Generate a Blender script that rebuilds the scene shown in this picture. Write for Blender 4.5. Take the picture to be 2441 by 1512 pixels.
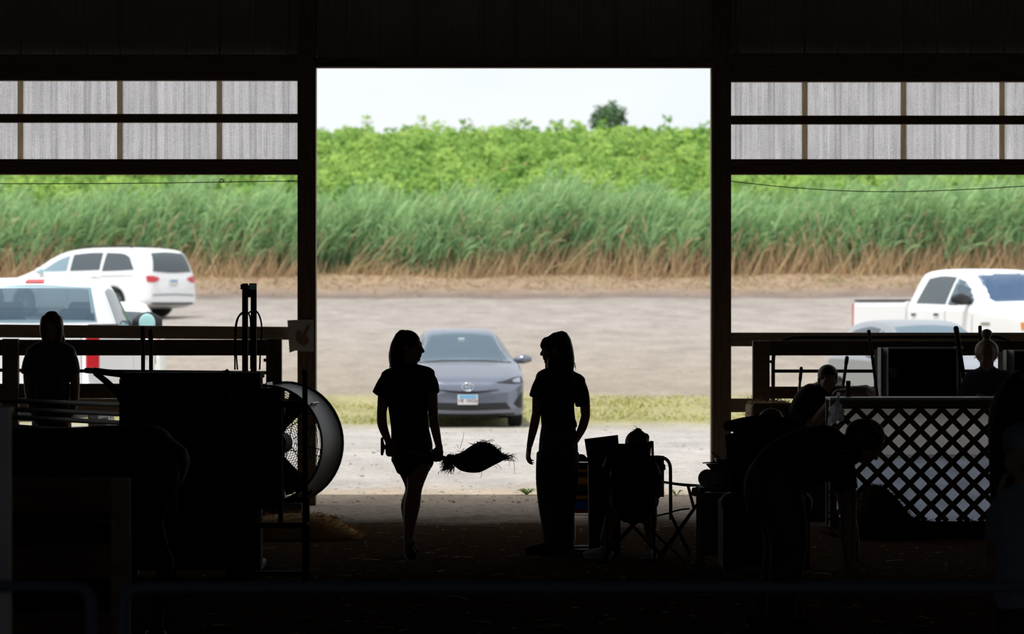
import bpy, bmesh, math, random
import numpy as np
from mathutils import Vector, Matrix
from mathutils.bvhtree import BVHTree

random.seed(7); rng = np.random.default_rng(7)
scene = bpy.context.scene
for o in list(bpy.data.objects): bpy.data.objects.remove(o)
COL = scene.collection

# ---------------------------------------------------------------- camera
F = 9153.75          # focal length in pixels of the 2441 px wide frame (135 mm on 36 mm)
H = 1.79             # eye height
YH = 739.0; CX = 1220.5
cam_d = bpy.data.cameras.new('camera'); cam = bpy.data.objects.new('camera', cam_d); COL.objects.link(cam)
cam.location = (0, 0, H); cam.rotation_euler = (math.pi/2, 0, 0)
cam_d.sensor_width = 36; cam_d.lens = 135; cam_d.shift_y = -(756-YH)/2441
cam_d.clip_end = 2000; cam_d.clip_start = 0.1
cam_d.dof.use_dof = True; cam_d.dof.focus_distance = 27.8; cam_d.dof.aperture_fstop = 4.0
scene.camera = cam
# ---------------------------------------------------------------- world
w = bpy.data.worlds.new('world'); scene.world = w; w.use_nodes = True
nt = w.node_tree; nt.nodes.clear()
wo = nt.nodes.new('ShaderNodeOutputWorld'); bg = nt.nodes.new('ShaderNodeBackground')
tc = nt.nodes.new('ShaderNodeTexCoord'); ns = nt.nodes.new('ShaderNodeTexNoise'); rp = nt.nodes.new('ShaderNodeValToRGB')
mp = nt.nodes.new('ShaderNodeMapping'); mp.inputs['Scale'].default_value = (1, 1, 3)
ns.inputs['Scale'].default_value = 6; ns.inputs['Detail'].default_value = 5
rp.color_ramp.elements[0].color = (0.86, 0.94, 1.0, 1); rp.color_ramp.elements[0].position = .35
rp.color_ramp.elements[1].color = (1.0, 1.0, 1.0, 1); rp.color_ramp.elements[1].position = .65
nt.links.new(tc.outputs['Generated'], mp.inputs['Vector']); nt.links.new(mp.outputs['Vector'], ns.inputs['Vector'])
nt.links.new(ns.outputs['Fac'], rp.inputs['Fac']); nt.links.new(rp.outputs['Color'], bg.inputs['Color'])
bg.inputs['Strength'].default_value = 1.02
nt.links.new(bg.outputs['Background'], wo.inputs['Surface'])
# ---------------------------------------------------------------- sun (high, behind the barn and a little to the left)
sl = bpy.data.lights.new('sun', 'SUN'); sun = bpy.data.objects.new('sun', sl); COL.objects.link(sun)
sl.energy = 3.4; sl.angle = math.radians(0.6); sl.color = (1.0, 0.965, 0.91)
SUN_EL, SUN_AZ = math.radians(70), math.radians(38)     # azimuth from straight behind the camera towards the left
sdir = Vector((math.sin(SUN_AZ)*math.cos(SUN_EL), math.cos(SUN_AZ)*math.cos(SUN_EL), -math.sin(SUN_EL)))
sun.rotation_euler = sdir.to_track_quat('-Z', 'Y').to_euler(); sun.location = (-20, -20, 40)
# ---------------------------------------------------------------- view
vs = scene.view_settings
vs.view_transform = 'Standard'; vs.look = 'None'; vs.exposure = 0.0; vs.gamma = 1.0; vs.use_curve_mapping = False
scene.cycles.max_bounces = 8; scene.cycles.diffuse_bounces = 4; scene.cycles.transparent_max_bounces = 12
scene.cycles.use_denoising = True

# ---------------------------------------------------------------- helpers
def P(px, py, d, dd=0.0):
    """point of the photograph at depth d (metres in front of the eye)"""
    d = d + dd
    return Vector(((px-CX)*d/F, d, H+(YH-py)*d/F))
def S(px, d): return px*d/F
def V(*a): return Vector(a)

MATS = {}
def mat(name, c, rough=.7, metal=0.0, c2=None, scale=8.0, bump=0.0, detail=4, stretch=None, spec=None, trans=0.0, attr=None, lo=.35, hi=.65):
    if name in MATS: return MATS[name]
    m = bpy.data.materials.new(name); m.use_nodes = True; MATS[name] = m
    t = m.node_tree; b = t.nodes['Principled BSDF']; out = t.nodes['Material Output']
    b.inputs['Roughness'].default_value = rough; b.inputs['Metallic'].default_value = metal
    if spec is not None: b.inputs['Specular IOR Level'].default_value = spec
    b.inputs['Base Color'].default_value = (*c, 1)
    src = None
    if c2 is not None or bump:
        tcn = t.nodes.new('ShaderNodeTexCoord'); mpn = t.nodes.new('ShaderNodeMapping')
        if stretch: mpn.inputs['Scale'].default_value = stretch
        n = t.nodes.new('ShaderNodeTexNoise'); n.inputs['Scale'].default_value = scale; n.inputs['Detail'].default_value = detail
        t.links.new(tcn.outputs['Object'], mpn.inputs['Vector']); t.links.new(mpn.outputs['Vector'], n.inputs['Vector'])
        if c2 is not None:
            r = t.nodes.new('ShaderNodeValToRGB')
            r.color_ramp.elements[0].color = (*c, 1); r.color_ramp.elements[0].position = lo
            r.color_ramp.elements[1].color = (*c2, 1); r.color_ramp.elements[1].position = hi
            t.links.new(n.outputs['Fac'], r.inputs['Fac']); src = r.outputs['Color']
        if bump:
            bn = t.nodes.new('ShaderNodeBump'); bn.inputs['Strength'].default_value = bump; bn.inputs['Distance'].default_value = .02
            t.links.new(n.outputs['Fac'], bn.inputs['Height']); t.links.new(bn.outputs['Normal'], b.inputs['Normal'])
    if attr:
        a = t.nodes.new('ShaderNodeAttribute'); a.attribute_name = attr; src = a.outputs['Color']
    if src is not None: t.links.new(src, b.inputs['Base Color'])
    if trans > 0:
        tr = t.nodes.new('ShaderNodeBsdfTranslucent'); mx = t.nodes.new('ShaderNodeMixShader'); mx.inputs['Fac'].default_value = trans
        tr.inputs['Color'].default_value = (*c, 1)
        if src is not None: t.links.new(src, tr.inputs['Color'])
        t.links.new(b.outputs['BSDF'], mx.inputs[1]); t.links.new(tr.outputs['BSDF'], mx.inputs[2])
        t.links.new(mx.outputs['Shader'], out.inputs['Surface'])
    return m

def glass_mat(name, tint, clear=.5, rough=.03):
    if name in MATS: return MATS[name]
    m = bpy.data.materials.new(name); m.use_nodes = True; MATS[name] = m
    t = m.node_tree; b = t.nodes['Principled BSDF']; out = t.nodes['Material Output']
    b.inputs['Base Color'].default_value = (*tint, 1); b.inputs['Roughness'].default_value = rough
    b.inputs['Specular IOR Level'].default_value = .8
    tr = t.nodes.new('ShaderNodeBsdfTransparent'); tr.inputs['Color'].default_value = (.75, .88, .9, 1)
    mx = t.nodes.new('ShaderNodeMixShader'); mx.inputs['Fac'].default_value = clear
    t.links.new(b.outputs['BSDF'], mx.inputs[1]); t.links.new(tr.outputs['BSDF'], mx.inputs[2])
    t.links.new(mx.outputs['Shader'], out.inputs['Surface'])
    return m

def catmull(pts, sub):
    """pts (n,k) -> smooth dense array through them"""
    p = np.asarray(pts, float); n = len(p)
    if n < 3 or sub <= 1: 
        if n == 2 and sub > 1:
            t = np.linspace(0, 1, sub+1)[:, None]; return p[0]*(1-t)+p[1]*t
        return p
    q = np.vstack([2*p[0]-p[1], p, 2*p[-1]-p[-2]]); out = []
    for i in range(n-1):
        a, b, c, d = q[i], q[i+1], q[i+2], q[i+3]
        for j in range(sub):
            t = j/sub
            out.append(.5*((2*b)+(-a+c)*t+(2*a-5*b+4*c-d)*t*t+(-a+3*b-3*c+d)*t**3))
    out.append(p[-1]); return np.array(out)

class MB:
    rk = 1.0          # radius multiplier for figures standing further back
    def __init__(s): s.v = []; s.f = []; s.c = []; s.n = 0
    def add(s, verts, faces, col=None):
        k = s.n
        s.v.extend([tuple(map(float, q)) for q in verts]); s.f.extend([tuple(i+k for i in f) for f in faces]); s.n += len(verts)
        if col is not None: s.c.extend([col]*len(verts))
        return s
    def box(s, c, size, rot=None):
        hx, hy, hz = size[0]/2, size[1]/2, size[2]/2; c = Vector(c)
        vs_ = [Vector((x, y, z)) for x in (-hx, hx) for y in (-hy, hy) for z in (-hz, hz)]
        if rot is not None: vs_ = [rot @ q for q in vs_]
        return s.add([c+q for q in vs_], [(0,1,3,2),(4,6,7,5),(0,4,5,1),(2,3,7,6),(0,2,6,4),(1,5,7,3)])
    def box2(s, a, b):
        a = Vector(a); b = Vector(b); return s.box((a+b)/2, [abs(b[i]-a[i]) for i in range(3)])
    def bar(s, p0, p1, w, h, up=(0,0,1)):
        p0 = Vector(p0); p1 = Vector(p1); t = (p1-p0); L = t.length; t.normalize(); up = Vector(up)
        if abs(t.dot(up)) > .98: up = Vector((0,1,0))
        sd = t.cross(up).normalized(); u = sd.cross(t)
        R = Matrix((sd, t, u)).transposed()
        return s.box((p0+p1)/2, (w, L, h), R)
    def loft(s, rings, cap=True, close=True):
        n = len(rings[0]); base = []; fs = []
        for r in rings: base.extend(r)
        m = len(rings)
        for i in range(m-1):
            for j in range(n if close else n-1):
                a = i*n+j; b = i*n+(j+1) % n; fs.append((a, b, b+n, a+n))
        if cap and close:
            fs.append(tuple(range(n))[::-1]); fs.append(tuple((m-1)*n+j for j in range(n)))
        return s.add(base, fs)
    def limb(s, pts, rad, side=(1,0,0), n=12, sub=4, round_ends=True):
        """elliptical tube through pts; rad: scalars or (half width along side, half depth)"""
        rad = [(r, r) if not isinstance(r, (tuple, list)) else tuple(r) for r in rad]
        D = catmull(np.hstack([np.array([tuple(p) for p in pts]), np.array(rad)]), sub)
        C = D[:, :3]; R = np.maximum(D[:, 3:]*MB.rk, .0008)
        T = np.gradient(C, axis=0); T /= np.linalg.norm(T, axis=1)[:, None]+1e-9
        if round_ends:
            C2 = [C[0]-T[0]*R[0].mean()*a for a in (.85, .6)]; C3 = [C[-1]+T[-1]*R[-1].mean()*a for a in (.6, .85)]
            C = np.vstack([C2, C, C3]); R = np.vstack([R[0]*.45, R[0]*.8, R, R[-1]*.8, R[-1]*.45]); T = np.vstack([T[:1], T[:1], T, T[-1:], T[-1:]])
        sd = np.array(side, float); rings = []
        for c, r, t in zip(C, R, T):
            u = sd-t*sd.dot(t)
            if np.linalg.norm(u) < .1: u = np.array((0, 1, .2))-t*np.array((0, 1, .2)).dot(t)
            u /= np.linalg.norm(u); v_ = np.cross(t, u)
            rings.append([c+u*r[0]*math.cos(a)+v_*r[1]*math.sin(a) for a in np.linspace(0, 2*math.pi, n, endpoint=False)])
        return s.loft(rings)
    def tube(s, pts, r, n=8, sub=1):
        return s.limb(pts, [r]*len(pts), side=(.31,.77,.55), n=n, sub=sub, round_ends=False)
    def ell(s, c, r, ax=None, nu=14, nv=9):
        c = Vector(c)
        if not isinstance(r, (tuple, list)): r = (r, r, r)
        if ax is None: ax = (V(1,0,0), V(0,1,0), V(0,0,1))
        vs_ = []; fs = []
        for i in range(1, nv):
            th = math.pi*i/nv
            for j in range(nu):
                ph = 2*math.pi*j/nu
                vs_.append(c+ax[0]*(r[0]*math.sin(th)*math.cos(ph))+ax[1]*(r[1]*math.sin(th)*math.sin(ph))+ax[2]*(r[2]*math.cos(th)))
        for i in range(nv-2):
            for j in range(nu):
                a = i*nu+j; b = i*nu+(j+1) % nu; fs.append((a, a+nu, b+nu, b))
        k = len(vs_); vs_ += [c+ax[2]*r[2], c-ax[2]*r[2]]
        for j in range(nu):
            fs.append((k, j, (j+1) % nu)); fs.append((k+1, (nv-2)*nu+(j+1) % nu, (nv-2)*nu+j))
        return s.add(vs_, fs)
    def prism(s, poly, d0, d1, fn):
        """poly of 2-D points, fn(u,v,depth)->Vector"""
        n = len(poly); vs_ = [fn(u, v_, d0) for u, v_ in poly]+[fn(u, v_, d1) for u, v_ in poly]
        fs = [tuple(range(n))[::-1], tuple(range(n, 2*n))]+[(i, (i+1) % n, n+(i+1) % n, n+i) for i in range(n)]
        return s.add(vs_, fs)
    def torus(s, c, R, r, axis, n=40, m=6):
        axis = Vector(axis).normalized(); u = axis.cross(V(0,0,1)); u = u.normalized() if u.length > .1 else V(1,0,0); v_ = axis.cross(u); c = Vector(c)
        vs_ = []; fs = []
        for i in range(n):
            a = 2*math.pi*i/n; d_ = u*math.cos(a)+v_*math.sin(a)
            for j in range(m):
                b = 2*math.pi*j/m; vs_.append(c+d_*(R+r*math.cos(b))+axis*(r*math.sin(b)))
        for i in range(n):
            for j in range(m):
                fs.append((i*m+j, ((i+1) % n)*m+j, ((i+1) % n)*m+(j+1) % m, i*m+(j+1) % m))
        return s.add(vs_, fs)
    def cyl(s, p0, p1, r, n=20, r1=None):
        p0 = Vector(p0); p1 = Vector(p1); r1 = r if r1 is None else r1
        t = (p1-p0).normalized(); u = t.cross(V(0,0,1)); u = u.normalized() if u.length > .1 else V(1,0,0); v_ = t.cross(u)
        an = np.linspace(0, 2*math.pi, n, endpoint=False)
        return s.loft([[p0+u*r*math.cos(a)+v_*r*math.sin(a) for a in an], [p1+u*r1*math.cos(a)+v_*r1*math.sin(a) for a in an]])
    def mesh(s, name):
        me = bpy.data.meshes.new(name); me.from_pydata(s.v, [], s.f); me.update(); return me
    def build(s, name, m, parent=None, smooth=False, world=True, label=None, bevel=0.0, fix=True):
        me = s.mesh(name)
        if fix:
            bm = bmesh.new(); bm.from_mesh(me); bmesh.ops.recalc_face_normals(bm, faces=bm.faces); bm.to_mesh(me); bm.free()
        return link(name, me, m, parent, smooth, world, label, bevel)

def link(name, me, m, parent=None, smooth=False, world=True, label=None, bevel=0.0):
    o = bpy.data.objects.new(name, me); COL.objects.link(o)
    if m is not None: me.materials.append(m if not isinstance(m, str) else MATS[m])
    if smooth and len(me.polygons): me.polygons.foreach_set('use_smooth', np.ones(len(me.polygons), bool))
    if parent is not None:
        o.parent = parent
        if world and parent.type == 'EMPTY' and parent.parent is None:
            o.matrix_parent_inverse = (Matrix.Translation(parent.location) @ parent.rotation_euler.to_matrix().to_4x4() @ Matrix.Diagonal((*parent.scale, 1))).inverted()
    if label: o['label'] = label
    if bevel:
        bv = o.modifiers.new('bevel', 'BEVEL'); bv.width = bevel; bv.segments = 2; bv.limit_method = 'ANGLE'
    return o

def thing(name, label, cat, loc=(0,0,0), rz=0.0, group=None, scale=1.0, kind=None):
    o = bpy.data.objects.new(name, None); COL.objects.link(o); o.empty_display_size = .1
    o.location = loc; o.rotation_euler = (0, 0, rz); o.scale = (scale,)*3
    if kind: o['kind'] = kind
    if label: o['label'] = label
    if cat: o['category'] = cat
    if group: o['group'] = group
    return o
def tag(o, label, cat, group=None, kind=None):
    if label: o['label'] = label
    if cat: o['category'] = cat
    if group: o['group'] = group
    if kind: o['kind'] = kind
    return o

def fuse(mb, voxel, smooth=4, name='fused'):
    me = mb.mesh(name+'_src'); o = bpy.data.objects.new(name+'_tmp', me); COL.objects.link(o)
    r = o.modifiers.new('r', 'REMESH'); r.mode = 'VOXEL'; r.voxel_size = voxel
    if smooth:
        sm = o.modifiers.new('s', 'SMOOTH'); sm.factor = .5; sm.iterations = smooth
    dg = bpy.context.evaluated_depsgraph_get(); ev = o.evaluated_get(dg)
    out = bpy.data.meshes.new_from_object(ev); out.name = name
    bpy.data.objects.remove(o); bpy.data.meshes.remove(me); out.materials.clear()
    return out
# ================================================================ materials
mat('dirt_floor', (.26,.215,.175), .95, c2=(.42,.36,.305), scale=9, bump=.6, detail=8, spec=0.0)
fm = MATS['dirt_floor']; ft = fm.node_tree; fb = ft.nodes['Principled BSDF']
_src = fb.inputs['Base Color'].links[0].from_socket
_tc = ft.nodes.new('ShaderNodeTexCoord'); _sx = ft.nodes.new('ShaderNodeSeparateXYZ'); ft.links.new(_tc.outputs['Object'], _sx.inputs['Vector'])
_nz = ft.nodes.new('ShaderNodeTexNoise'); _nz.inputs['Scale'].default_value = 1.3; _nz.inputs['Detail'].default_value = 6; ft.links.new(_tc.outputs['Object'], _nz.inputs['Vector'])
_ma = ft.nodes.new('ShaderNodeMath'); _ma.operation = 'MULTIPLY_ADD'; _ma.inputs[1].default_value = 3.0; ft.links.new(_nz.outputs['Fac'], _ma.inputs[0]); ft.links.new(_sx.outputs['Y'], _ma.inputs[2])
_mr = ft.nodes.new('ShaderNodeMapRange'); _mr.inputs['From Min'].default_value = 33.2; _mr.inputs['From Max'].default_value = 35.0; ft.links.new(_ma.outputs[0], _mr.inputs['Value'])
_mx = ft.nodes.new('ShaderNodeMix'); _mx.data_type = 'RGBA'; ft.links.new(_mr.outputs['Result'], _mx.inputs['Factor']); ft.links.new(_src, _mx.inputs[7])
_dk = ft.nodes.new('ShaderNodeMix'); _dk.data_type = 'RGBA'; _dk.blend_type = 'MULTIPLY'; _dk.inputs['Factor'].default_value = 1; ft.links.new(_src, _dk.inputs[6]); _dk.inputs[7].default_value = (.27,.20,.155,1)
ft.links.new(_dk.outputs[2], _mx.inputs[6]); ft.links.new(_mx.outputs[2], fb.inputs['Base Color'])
mat('dark_steel', (.030,.030,.030), .55, c2=(.045,.043,.040), scale=3)
mat('sheet_steel', (.34,.32,.29), .6, c2=(.40,.38,.35), scale=3)
mat('roof_steel', (.05,.048,.045), .6, c2=(.07,.066,.06), scale=2)
mat('old_wood', (.13,.075,.045), .85, c2=(.20,.125,.08), scale=6, stretch=(.6,8,8), bump=.2)
mat('old_wood_upright', (.13,.08,.05), .85, c2=(.20,.135,.085), scale=6, stretch=(8,8,.6), bump=.2)
mat('lit_jamb_wood', (.30,.24,.16), .8, c2=(.40,.33,.23), scale=6, stretch=(8,8,.6))  # paler than the posts: light on the jamb faces put into the colour
mat('rail_wood', (.20,.15,.095), .85, c2=(.30,.23,.15), scale=5, stretch=(.6,8,8))
mat('black_paint', (.012,.012,.013), .7, spec=.2)
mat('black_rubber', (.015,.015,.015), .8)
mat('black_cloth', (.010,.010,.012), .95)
mat('galv', (.30,.31,.32), .42, metal=.8)

# ---------------------------------------------------------------- terrain
GY = [(35.0,0),(60.5,0),(64,.17),(104,1.73),(115,2.15),(121,2.55),(125,3.0),(128,3.35),(133,4.1),(140,5.1),(150,6.2),(165,7.75),(178,8.95),(186,9.45),(196,9.55),(230,8.6),(300,7.0),(420,5.0)]
def gz(x, y):
    z = np.interp(y, [a for a, _ in GY], [b for _, b in GY])
    z = z + .16*np.exp(-((x+6)**2+(y-49)**2)/20.0)
    z = z + np.where(y > 108, .018*np.maximum(x-8, 0)*np.clip((y-108)/8, 0, 1)*np.clip((150-y)/20, 0, 1), 0)
    return z
def gz1(x, y): return float(gz(np.array(float(x)), np.array(float(y))))
xs = np.concatenate([np.linspace(-160,-36,8), np.linspace(-32,32,90), np.linspace(36,160,8)])
ys = np.concatenate([np.linspace(35.3,60,40), np.linspace(61,135,110), np.linspace(136,200,50), np.linspace(210,420,12)])
XX, YY = np.meshgrid(xs, ys); ZZ = gz(XX, YY)
ZZ = ZZ + np.where(YY > 44, .02*np.sin(XX*1.7+YY*.9)*np.sin(YY*1.3-XX*.4), 0)*np.where(YY < 104, .6, 1)
ny, nx = XX.shape
me = bpy.data.meshes.new('ground')
idx = np.arange(nx*ny).reshape(ny, nx)
me.from_pydata(np.stack([XX.ravel(), YY.ravel(), ZZ.ravel()], 1).tolist(), [], np.stack([idx[:-1,:-1], idx[:-1,1:], idx[1:,1:], idx[1:,:-1]], -1).reshape(-1, 4).tolist())
gm = bpy.data.materials.new('lot_ground'); gm.use_nodes = True; MATS['lot_ground'] = gm
t = gm.node_tree; b = t.nodes['Principled BSDF']; b.inputs['Roughness'].default_value = .95; b.inputs['Specular IOR Level'].default_value = .15
def N(kind, **kw):
    n = t.nodes.new(kind)
    for k_, v_ in kw.items():
        if k_ in n.inputs: n.inputs[k_].default_value = v_
        else: setattr(n, k_, v_)
    return n
L = t.links.new
tcn = N('ShaderNodeTexCoord'); sep = N('ShaderNodeSeparateXYZ'); L(tcn.outputs['Object'], sep.inputs['Vector'])
def noise(scale, detail=6, stretch=None, rough=.6):
    n = N('ShaderNodeTexNoise', Scale=scale, Detail=detail, Roughness=rough)
    if stretch:
        m_ = N('ShaderNodeMapping', Scale=stretch); L(tcn.outputs['Object'], m_.inputs['Vector']); L(m_.outputs['Vector'], n.inputs['Vector'])
    else: L(tcn.outputs['Object'], n.inputs['Vector'])
    return n
wob = noise(.35, 4); wa = N('ShaderNodeMath', operation='MULTIPLY_ADD'); L(wob.outputs['Fac'], wa.inputs[0]); wa.inputs[1].default_value = 5.0
sub_ = N('ShaderNodeMath', operation='SUBTRACT'); L(sep.outputs['Y'], sub_.inputs[0]); sub_.inputs[1].default_value = 2.5; L(sub_.outputs[0], wa.inputs[2])
zone = N('ShaderNodeMapRange'); zone.inputs['From Min'].default_value = 30; zone.inputs['From Max'].default_value = 200; L(wa.outputs[0], zone.inputs['Value'])
ramp = N('ShaderNodeValToRGB'); L(zone.outputs['Result'], ramp.inputs['Fac'])
def zpos(y): return (y-30)/170
stops = [(35.0,(.34,.26,.19)),(37.4,(.45,.36,.27)),(39.5,(.43,.40,.375)),(55,(.43,.405,.385)),(59,(.40,.37,.31)),(61,(.34,.32,.155)),(66,(.35,.32,.17)),(68.5,(.33,.285,.235)),(75,(.34,.295,.25)),
         (98,(.36,.325,.30)),(113.5,(.33,.295,.27)),(115.2,(.20,.16,.14)),(117.5,(.27,.205,.165)),(120,(.33,.245,.175)),(125,(.37,.265,.175)),(128,(.16,.15,.07)),(134,(.07,.13,.03)),(180,(.07,.14,.03))]
cr = ramp.color_ramp
cr.elements[0].position = zpos(stops[0][0]); cr.elements[0].color = (*stops[0][1], 1)
cr.elements[1].position = zpos(stops[-1][0]); cr.elements[1].color = (*stops[-1][1], 1)
for y_, c_ in stops[1:-1]:
    e = cr.elements.new(zpos(y_)); e.color = (*c_, 1)
n1 = noise(1.2, 8, (1, .35, 1)); n2 = noise(26, 6); n3 = noise(7, 8)
r1 = N('ShaderNodeMapRange'); L(n1.outputs['Fac'], r1.inputs['Value']); r1.inputs['From Min'].default_value = .3; r1.inputs['From Max'].default_value = .7; r1.inputs['To Min'].default_value = .80; r1.inputs['To Max'].default_value = 1.16
r2 = N('ShaderNodeMapRange'); L(n2.outputs['Fac'], r2.inputs['Value']); r2.inputs['From Min'].default_value = .3; r2.inputs['From Max'].default_value = .7; r2.inputs['To Min'].default_value = .72; r2.inputs['To Max'].default_value = 1.22
r3 = N('ShaderNodeMapRange'); L(n3.outputs['Fac'], r3.inputs['Value']); r3.inputs['From Min'].default_value = .35; r3.inputs['From Max'].default_value = .65; r3.inputs['To Min'].default_value = .85; r3.inputs['To Max'].default_value = 1.1
m1 = N('ShaderNodeMath', operation='MULTIPLY'); L(r1.outputs[0], m1.inputs[0]); L(r2.outputs[0], m1.inputs[1])
m2 = N('ShaderNodeMath', operation='MULTIPLY'); L(m1.outputs[0], m2.inputs[0]); L(r3.outputs[0], m2.inputs[1])
vm = N('ShaderNodeVectorMath', operation='SCALE'); L(ramp.outputs['Color'], vm.inputs[0]); L(m2.outputs[0], vm.inputs['Scale'])
L(vm.outputs[0], b.inputs['Base Color'])
bn = N('ShaderNodeBump', Strength=.5, Distance=.03); L(n2.outputs['Fac'], bn.inputs['Height']); L(bn.outputs['Normal'], b.inputs['Normal'])
o = link('ground', me, gm, smooth=True); o['kind'] = 'structure'

# ---------------------------------------------------------------- barn shell
WD = 35.2                                   # distance of the open front wall
XL, XR, YB, EAVE = -11.0, 11.0, -16.0, 5.0
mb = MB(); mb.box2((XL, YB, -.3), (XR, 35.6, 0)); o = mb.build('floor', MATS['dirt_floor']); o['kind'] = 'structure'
mb = MB(); mb.box2((XL-.1, YB, -.3), (XL, 35.3, EAVE)); o = mb.build('wall_left', MATS['dark_steel']); o['kind'] = 'structure'
mb = MB(); mb.box2((XR, YB, -.3), (XR+.1, 35.3, EAVE)); o = mb.build('wall_right', MATS['dark_steel']); o['kind'] = 'structure'
mb = MB(); mb.box2((XL, YB-.1, 0), (-3.6, YB, EAVE)).box2((3.6, YB-.1, 0), (XR, YB, EAVE)).box2((-3.6, YB-.1, 3.6), (3.6, YB, EAVE)); o = mb.build('wall_rear', MATS['dark_steel']); o['kind'] = 'structure'
mb = MB(); mb.box2((XL-.2, YB-.4, EAVE), (XR+.2, 35.75, EAVE+.12)); o = mb.build('ceiling', MATS['roof_steel']); o['kind'] = 'structure'

wall = thing('wall_front', None, None, (0, WD, 0), kind='structure')
wx = lambda px: (px-CX)*WD/F
wz = lambda py: H+(YH-py)*WD/F
def wbox(name, x0, x1, y0, y1, m, yd0=0.0, yd1=.09, bevel=.006):
    """board of the front wall; x0,x1 px, y0(top),y1(bottom) px, depth range behind the wall plane"""
    q = MB(); q.box2((wx(x0), WD+yd0, wz(y1)), (wx(x1), WD+yd1, wz(y0))); return q.build(name, m, wall, bevel=bevel)
XLp = CX+XL*F/WD; XRp = CX+XR*F/WD
FLOORP = YH+H*F/WD
TOPP = YH-(EAVE-H)*F/WD
for (x0, x1) in ((710, 752), (1699, 1742), (-240, -200), (2640, 2680), (-1190, -1150), (3590, 3630)):
    q = MB(); q.box2((wx(x0), WD-.08, 0), (wx(x1), WD+.08, EAVE)); q.build('post', MATS['old_wood_upright'], wall, bevel=.006)
# door jamb faces inside the opening, light on them painted in as pale wood
q = MB(); q.box2((wx(1694.5), WD-.09, 0), (wx(1699), WD+.12, wz(162))); q.build('door_jamb', MATS['lit_jamb_wood'], wall)
q = MB(); q.box2((wx(752), WD-.09, 0), (wx(754), WD+.12, wz(162))); q.build('door_jamb', MATS['lit_jamb_wood'], wall)
wbox('door_header', 752, 1699, 138, 162, MATS['old_wood'], -.05, .09)
wbox('door_track', 752, 903, 158, 160.5, MATS['dark_steel'], -.07, -.052, 0)
# horizontal girts
for (a, c) in ((XLp, 710), (1742, XRp)):
    right = a > 1000
    wbox('girt', a, c, 128 if right else 131, 196 if right else 193, MATS['old_wood'], -.07, .06)
    wbox('girt', a, c, 276 if right else 272, 297 if right else 293, MATS['old_wood'], -.05, .03)
    wbox('girt', a, c, 380, 417, MATS['old_wood'], -.07, .06)
wbox('splice_board', XLp, 200, 380, 416.6, MATS['old_wood'], -.09, -.071)
# lower rails fixed to the wall
q = MB(); q.bar((wx(XLp), WD-.03, wz(776)), (wx(712), WD-.03, wz(795)), .04, S(31, WD)); q.build('rail_board', MATS['rail_wood'], wall, bevel=.005)
wbox('rail_board', 1742, XRp, 793, 826, MATS['rail_wood'], -.05, -.01)
wbox('rail_board', 1742, 1830, 950, 983, MATS['rail_wood'], -.05, -.01)
wbox('rail_board', XLp, 712, 950, 983, MATS['rail_wood'], -.05, -.01)
# ribbed dark steel sheets above, 0.914 m cover width, ribs every 0.305 m
def ribbed(x0, x1, z0, z1, y, name, m, parent, phase=0.0, pitch=.3048, rib=.022, thick=True):
    xs_ = [x0]; 
    k = math.floor((x0-phase)/pitch)
    prof = []
    while True:
        c = phase+k*pitch
        for dx, h in ((-.034, 0), (-.017, rib), (.017, rib), (.034, 0), (.10, 0), (.106, rib*.25), (.122, rib*.25), (.128, 0), (.178, 0), (.184, rib*.25), (.200, rib*.25), (.206, 0)):
            prof.append((c+dx, h))
        k += 1
        if c > x1+pitch: break
    pts = [(x, h) for x, h in prof if x0 < x < x1]
    pts = [(x0, 0)]+pts+[(x1, 0)]
    q = MB(); vs_ = []; fs = []
    for x, h in pts: vs_ += [(x, y-h, z0), (x, y-h, z1)]
    for i in range(len(pts)-1): fs.append((2*i, 2*i+2, 2*i+3, 2*i+1))
    q.add(vs_, fs); o = q.build(name, m, parent, fix=False)
    if name == 'steel_sheet':
        sd_ = o.modifiers.new('sheet', 'SOLIDIFY'); sd_.thickness = .002
    return o
SH = .9144
fg = bpy.data.materials.new('fibreglass'); fg.use_nodes = True; MATS['fibreglass'] = fg
t = fg.node_tree; b = t.nodes['Principled BSDF']; out = t.nodes['Material Output']
tcn = N('ShaderNodeTexCoord'); L = t.links.new
sp = noise(95, 3); st = noise(16, 4, (1, 1, .05)); st2 = noise(60, 3, (1, 1, .04)); big = noise(3, 4)
ra = N('ShaderNodeMapRange'); L(sp.outputs['Fac'], ra.inputs['Value']); ra.inputs['From Min'].default_value = .35; ra.inputs['From Max'].default_value = .65; ra.inputs['To Min'].default_value = .72; ra.inputs['To Max'].default_value = 1.1
rb = N('ShaderNodeMapRange'); L(st.outputs['Fac'], rb.inputs['Value']); rb.inputs['From Min'].default_value = .35; rb.inputs['From Max'].default_value = .65; rb.inputs['To Min'].default_value = .86; rb.inputs['To Max'].default_value = 1.08
rc = N('ShaderNodeMapRange'); L(st2.outputs['Fac'], rc.inputs['Value']); rc.inputs['From Min'].default_value = .35; rc.inputs['From Max'].default_value = .65; rc.inputs['To Min'].default_value = .88; rc.inputs['To Max'].default_value = 1.06
rd = N('ShaderNodeMapRange'); L(big.outputs['Fac'], rd.inputs['Value']); rd.inputs['From Min'].default_value = .3; rd.inputs['From Max'].default_value = .7; rd.inputs['To Min'].default_value = .9; rd.inputs['To Max'].default_value = 1.06
ma = N('ShaderNodeMath', operation='MULTIPLY'); L(ra.outputs[0], ma.inputs[0]); L(rb.outputs[0], ma.inputs[1])
mc = N('ShaderNodeMath', operation='MULTIPLY'); L(ma.outputs[0], mc.inputs[0]); L(rc.outputs[0], mc.inputs[1])
md = N('ShaderNodeMath', operation='MULTIPLY'); L(mc.outputs[0], md.inputs[0]); L(rd.outputs[0], md.inputs[1])
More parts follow.
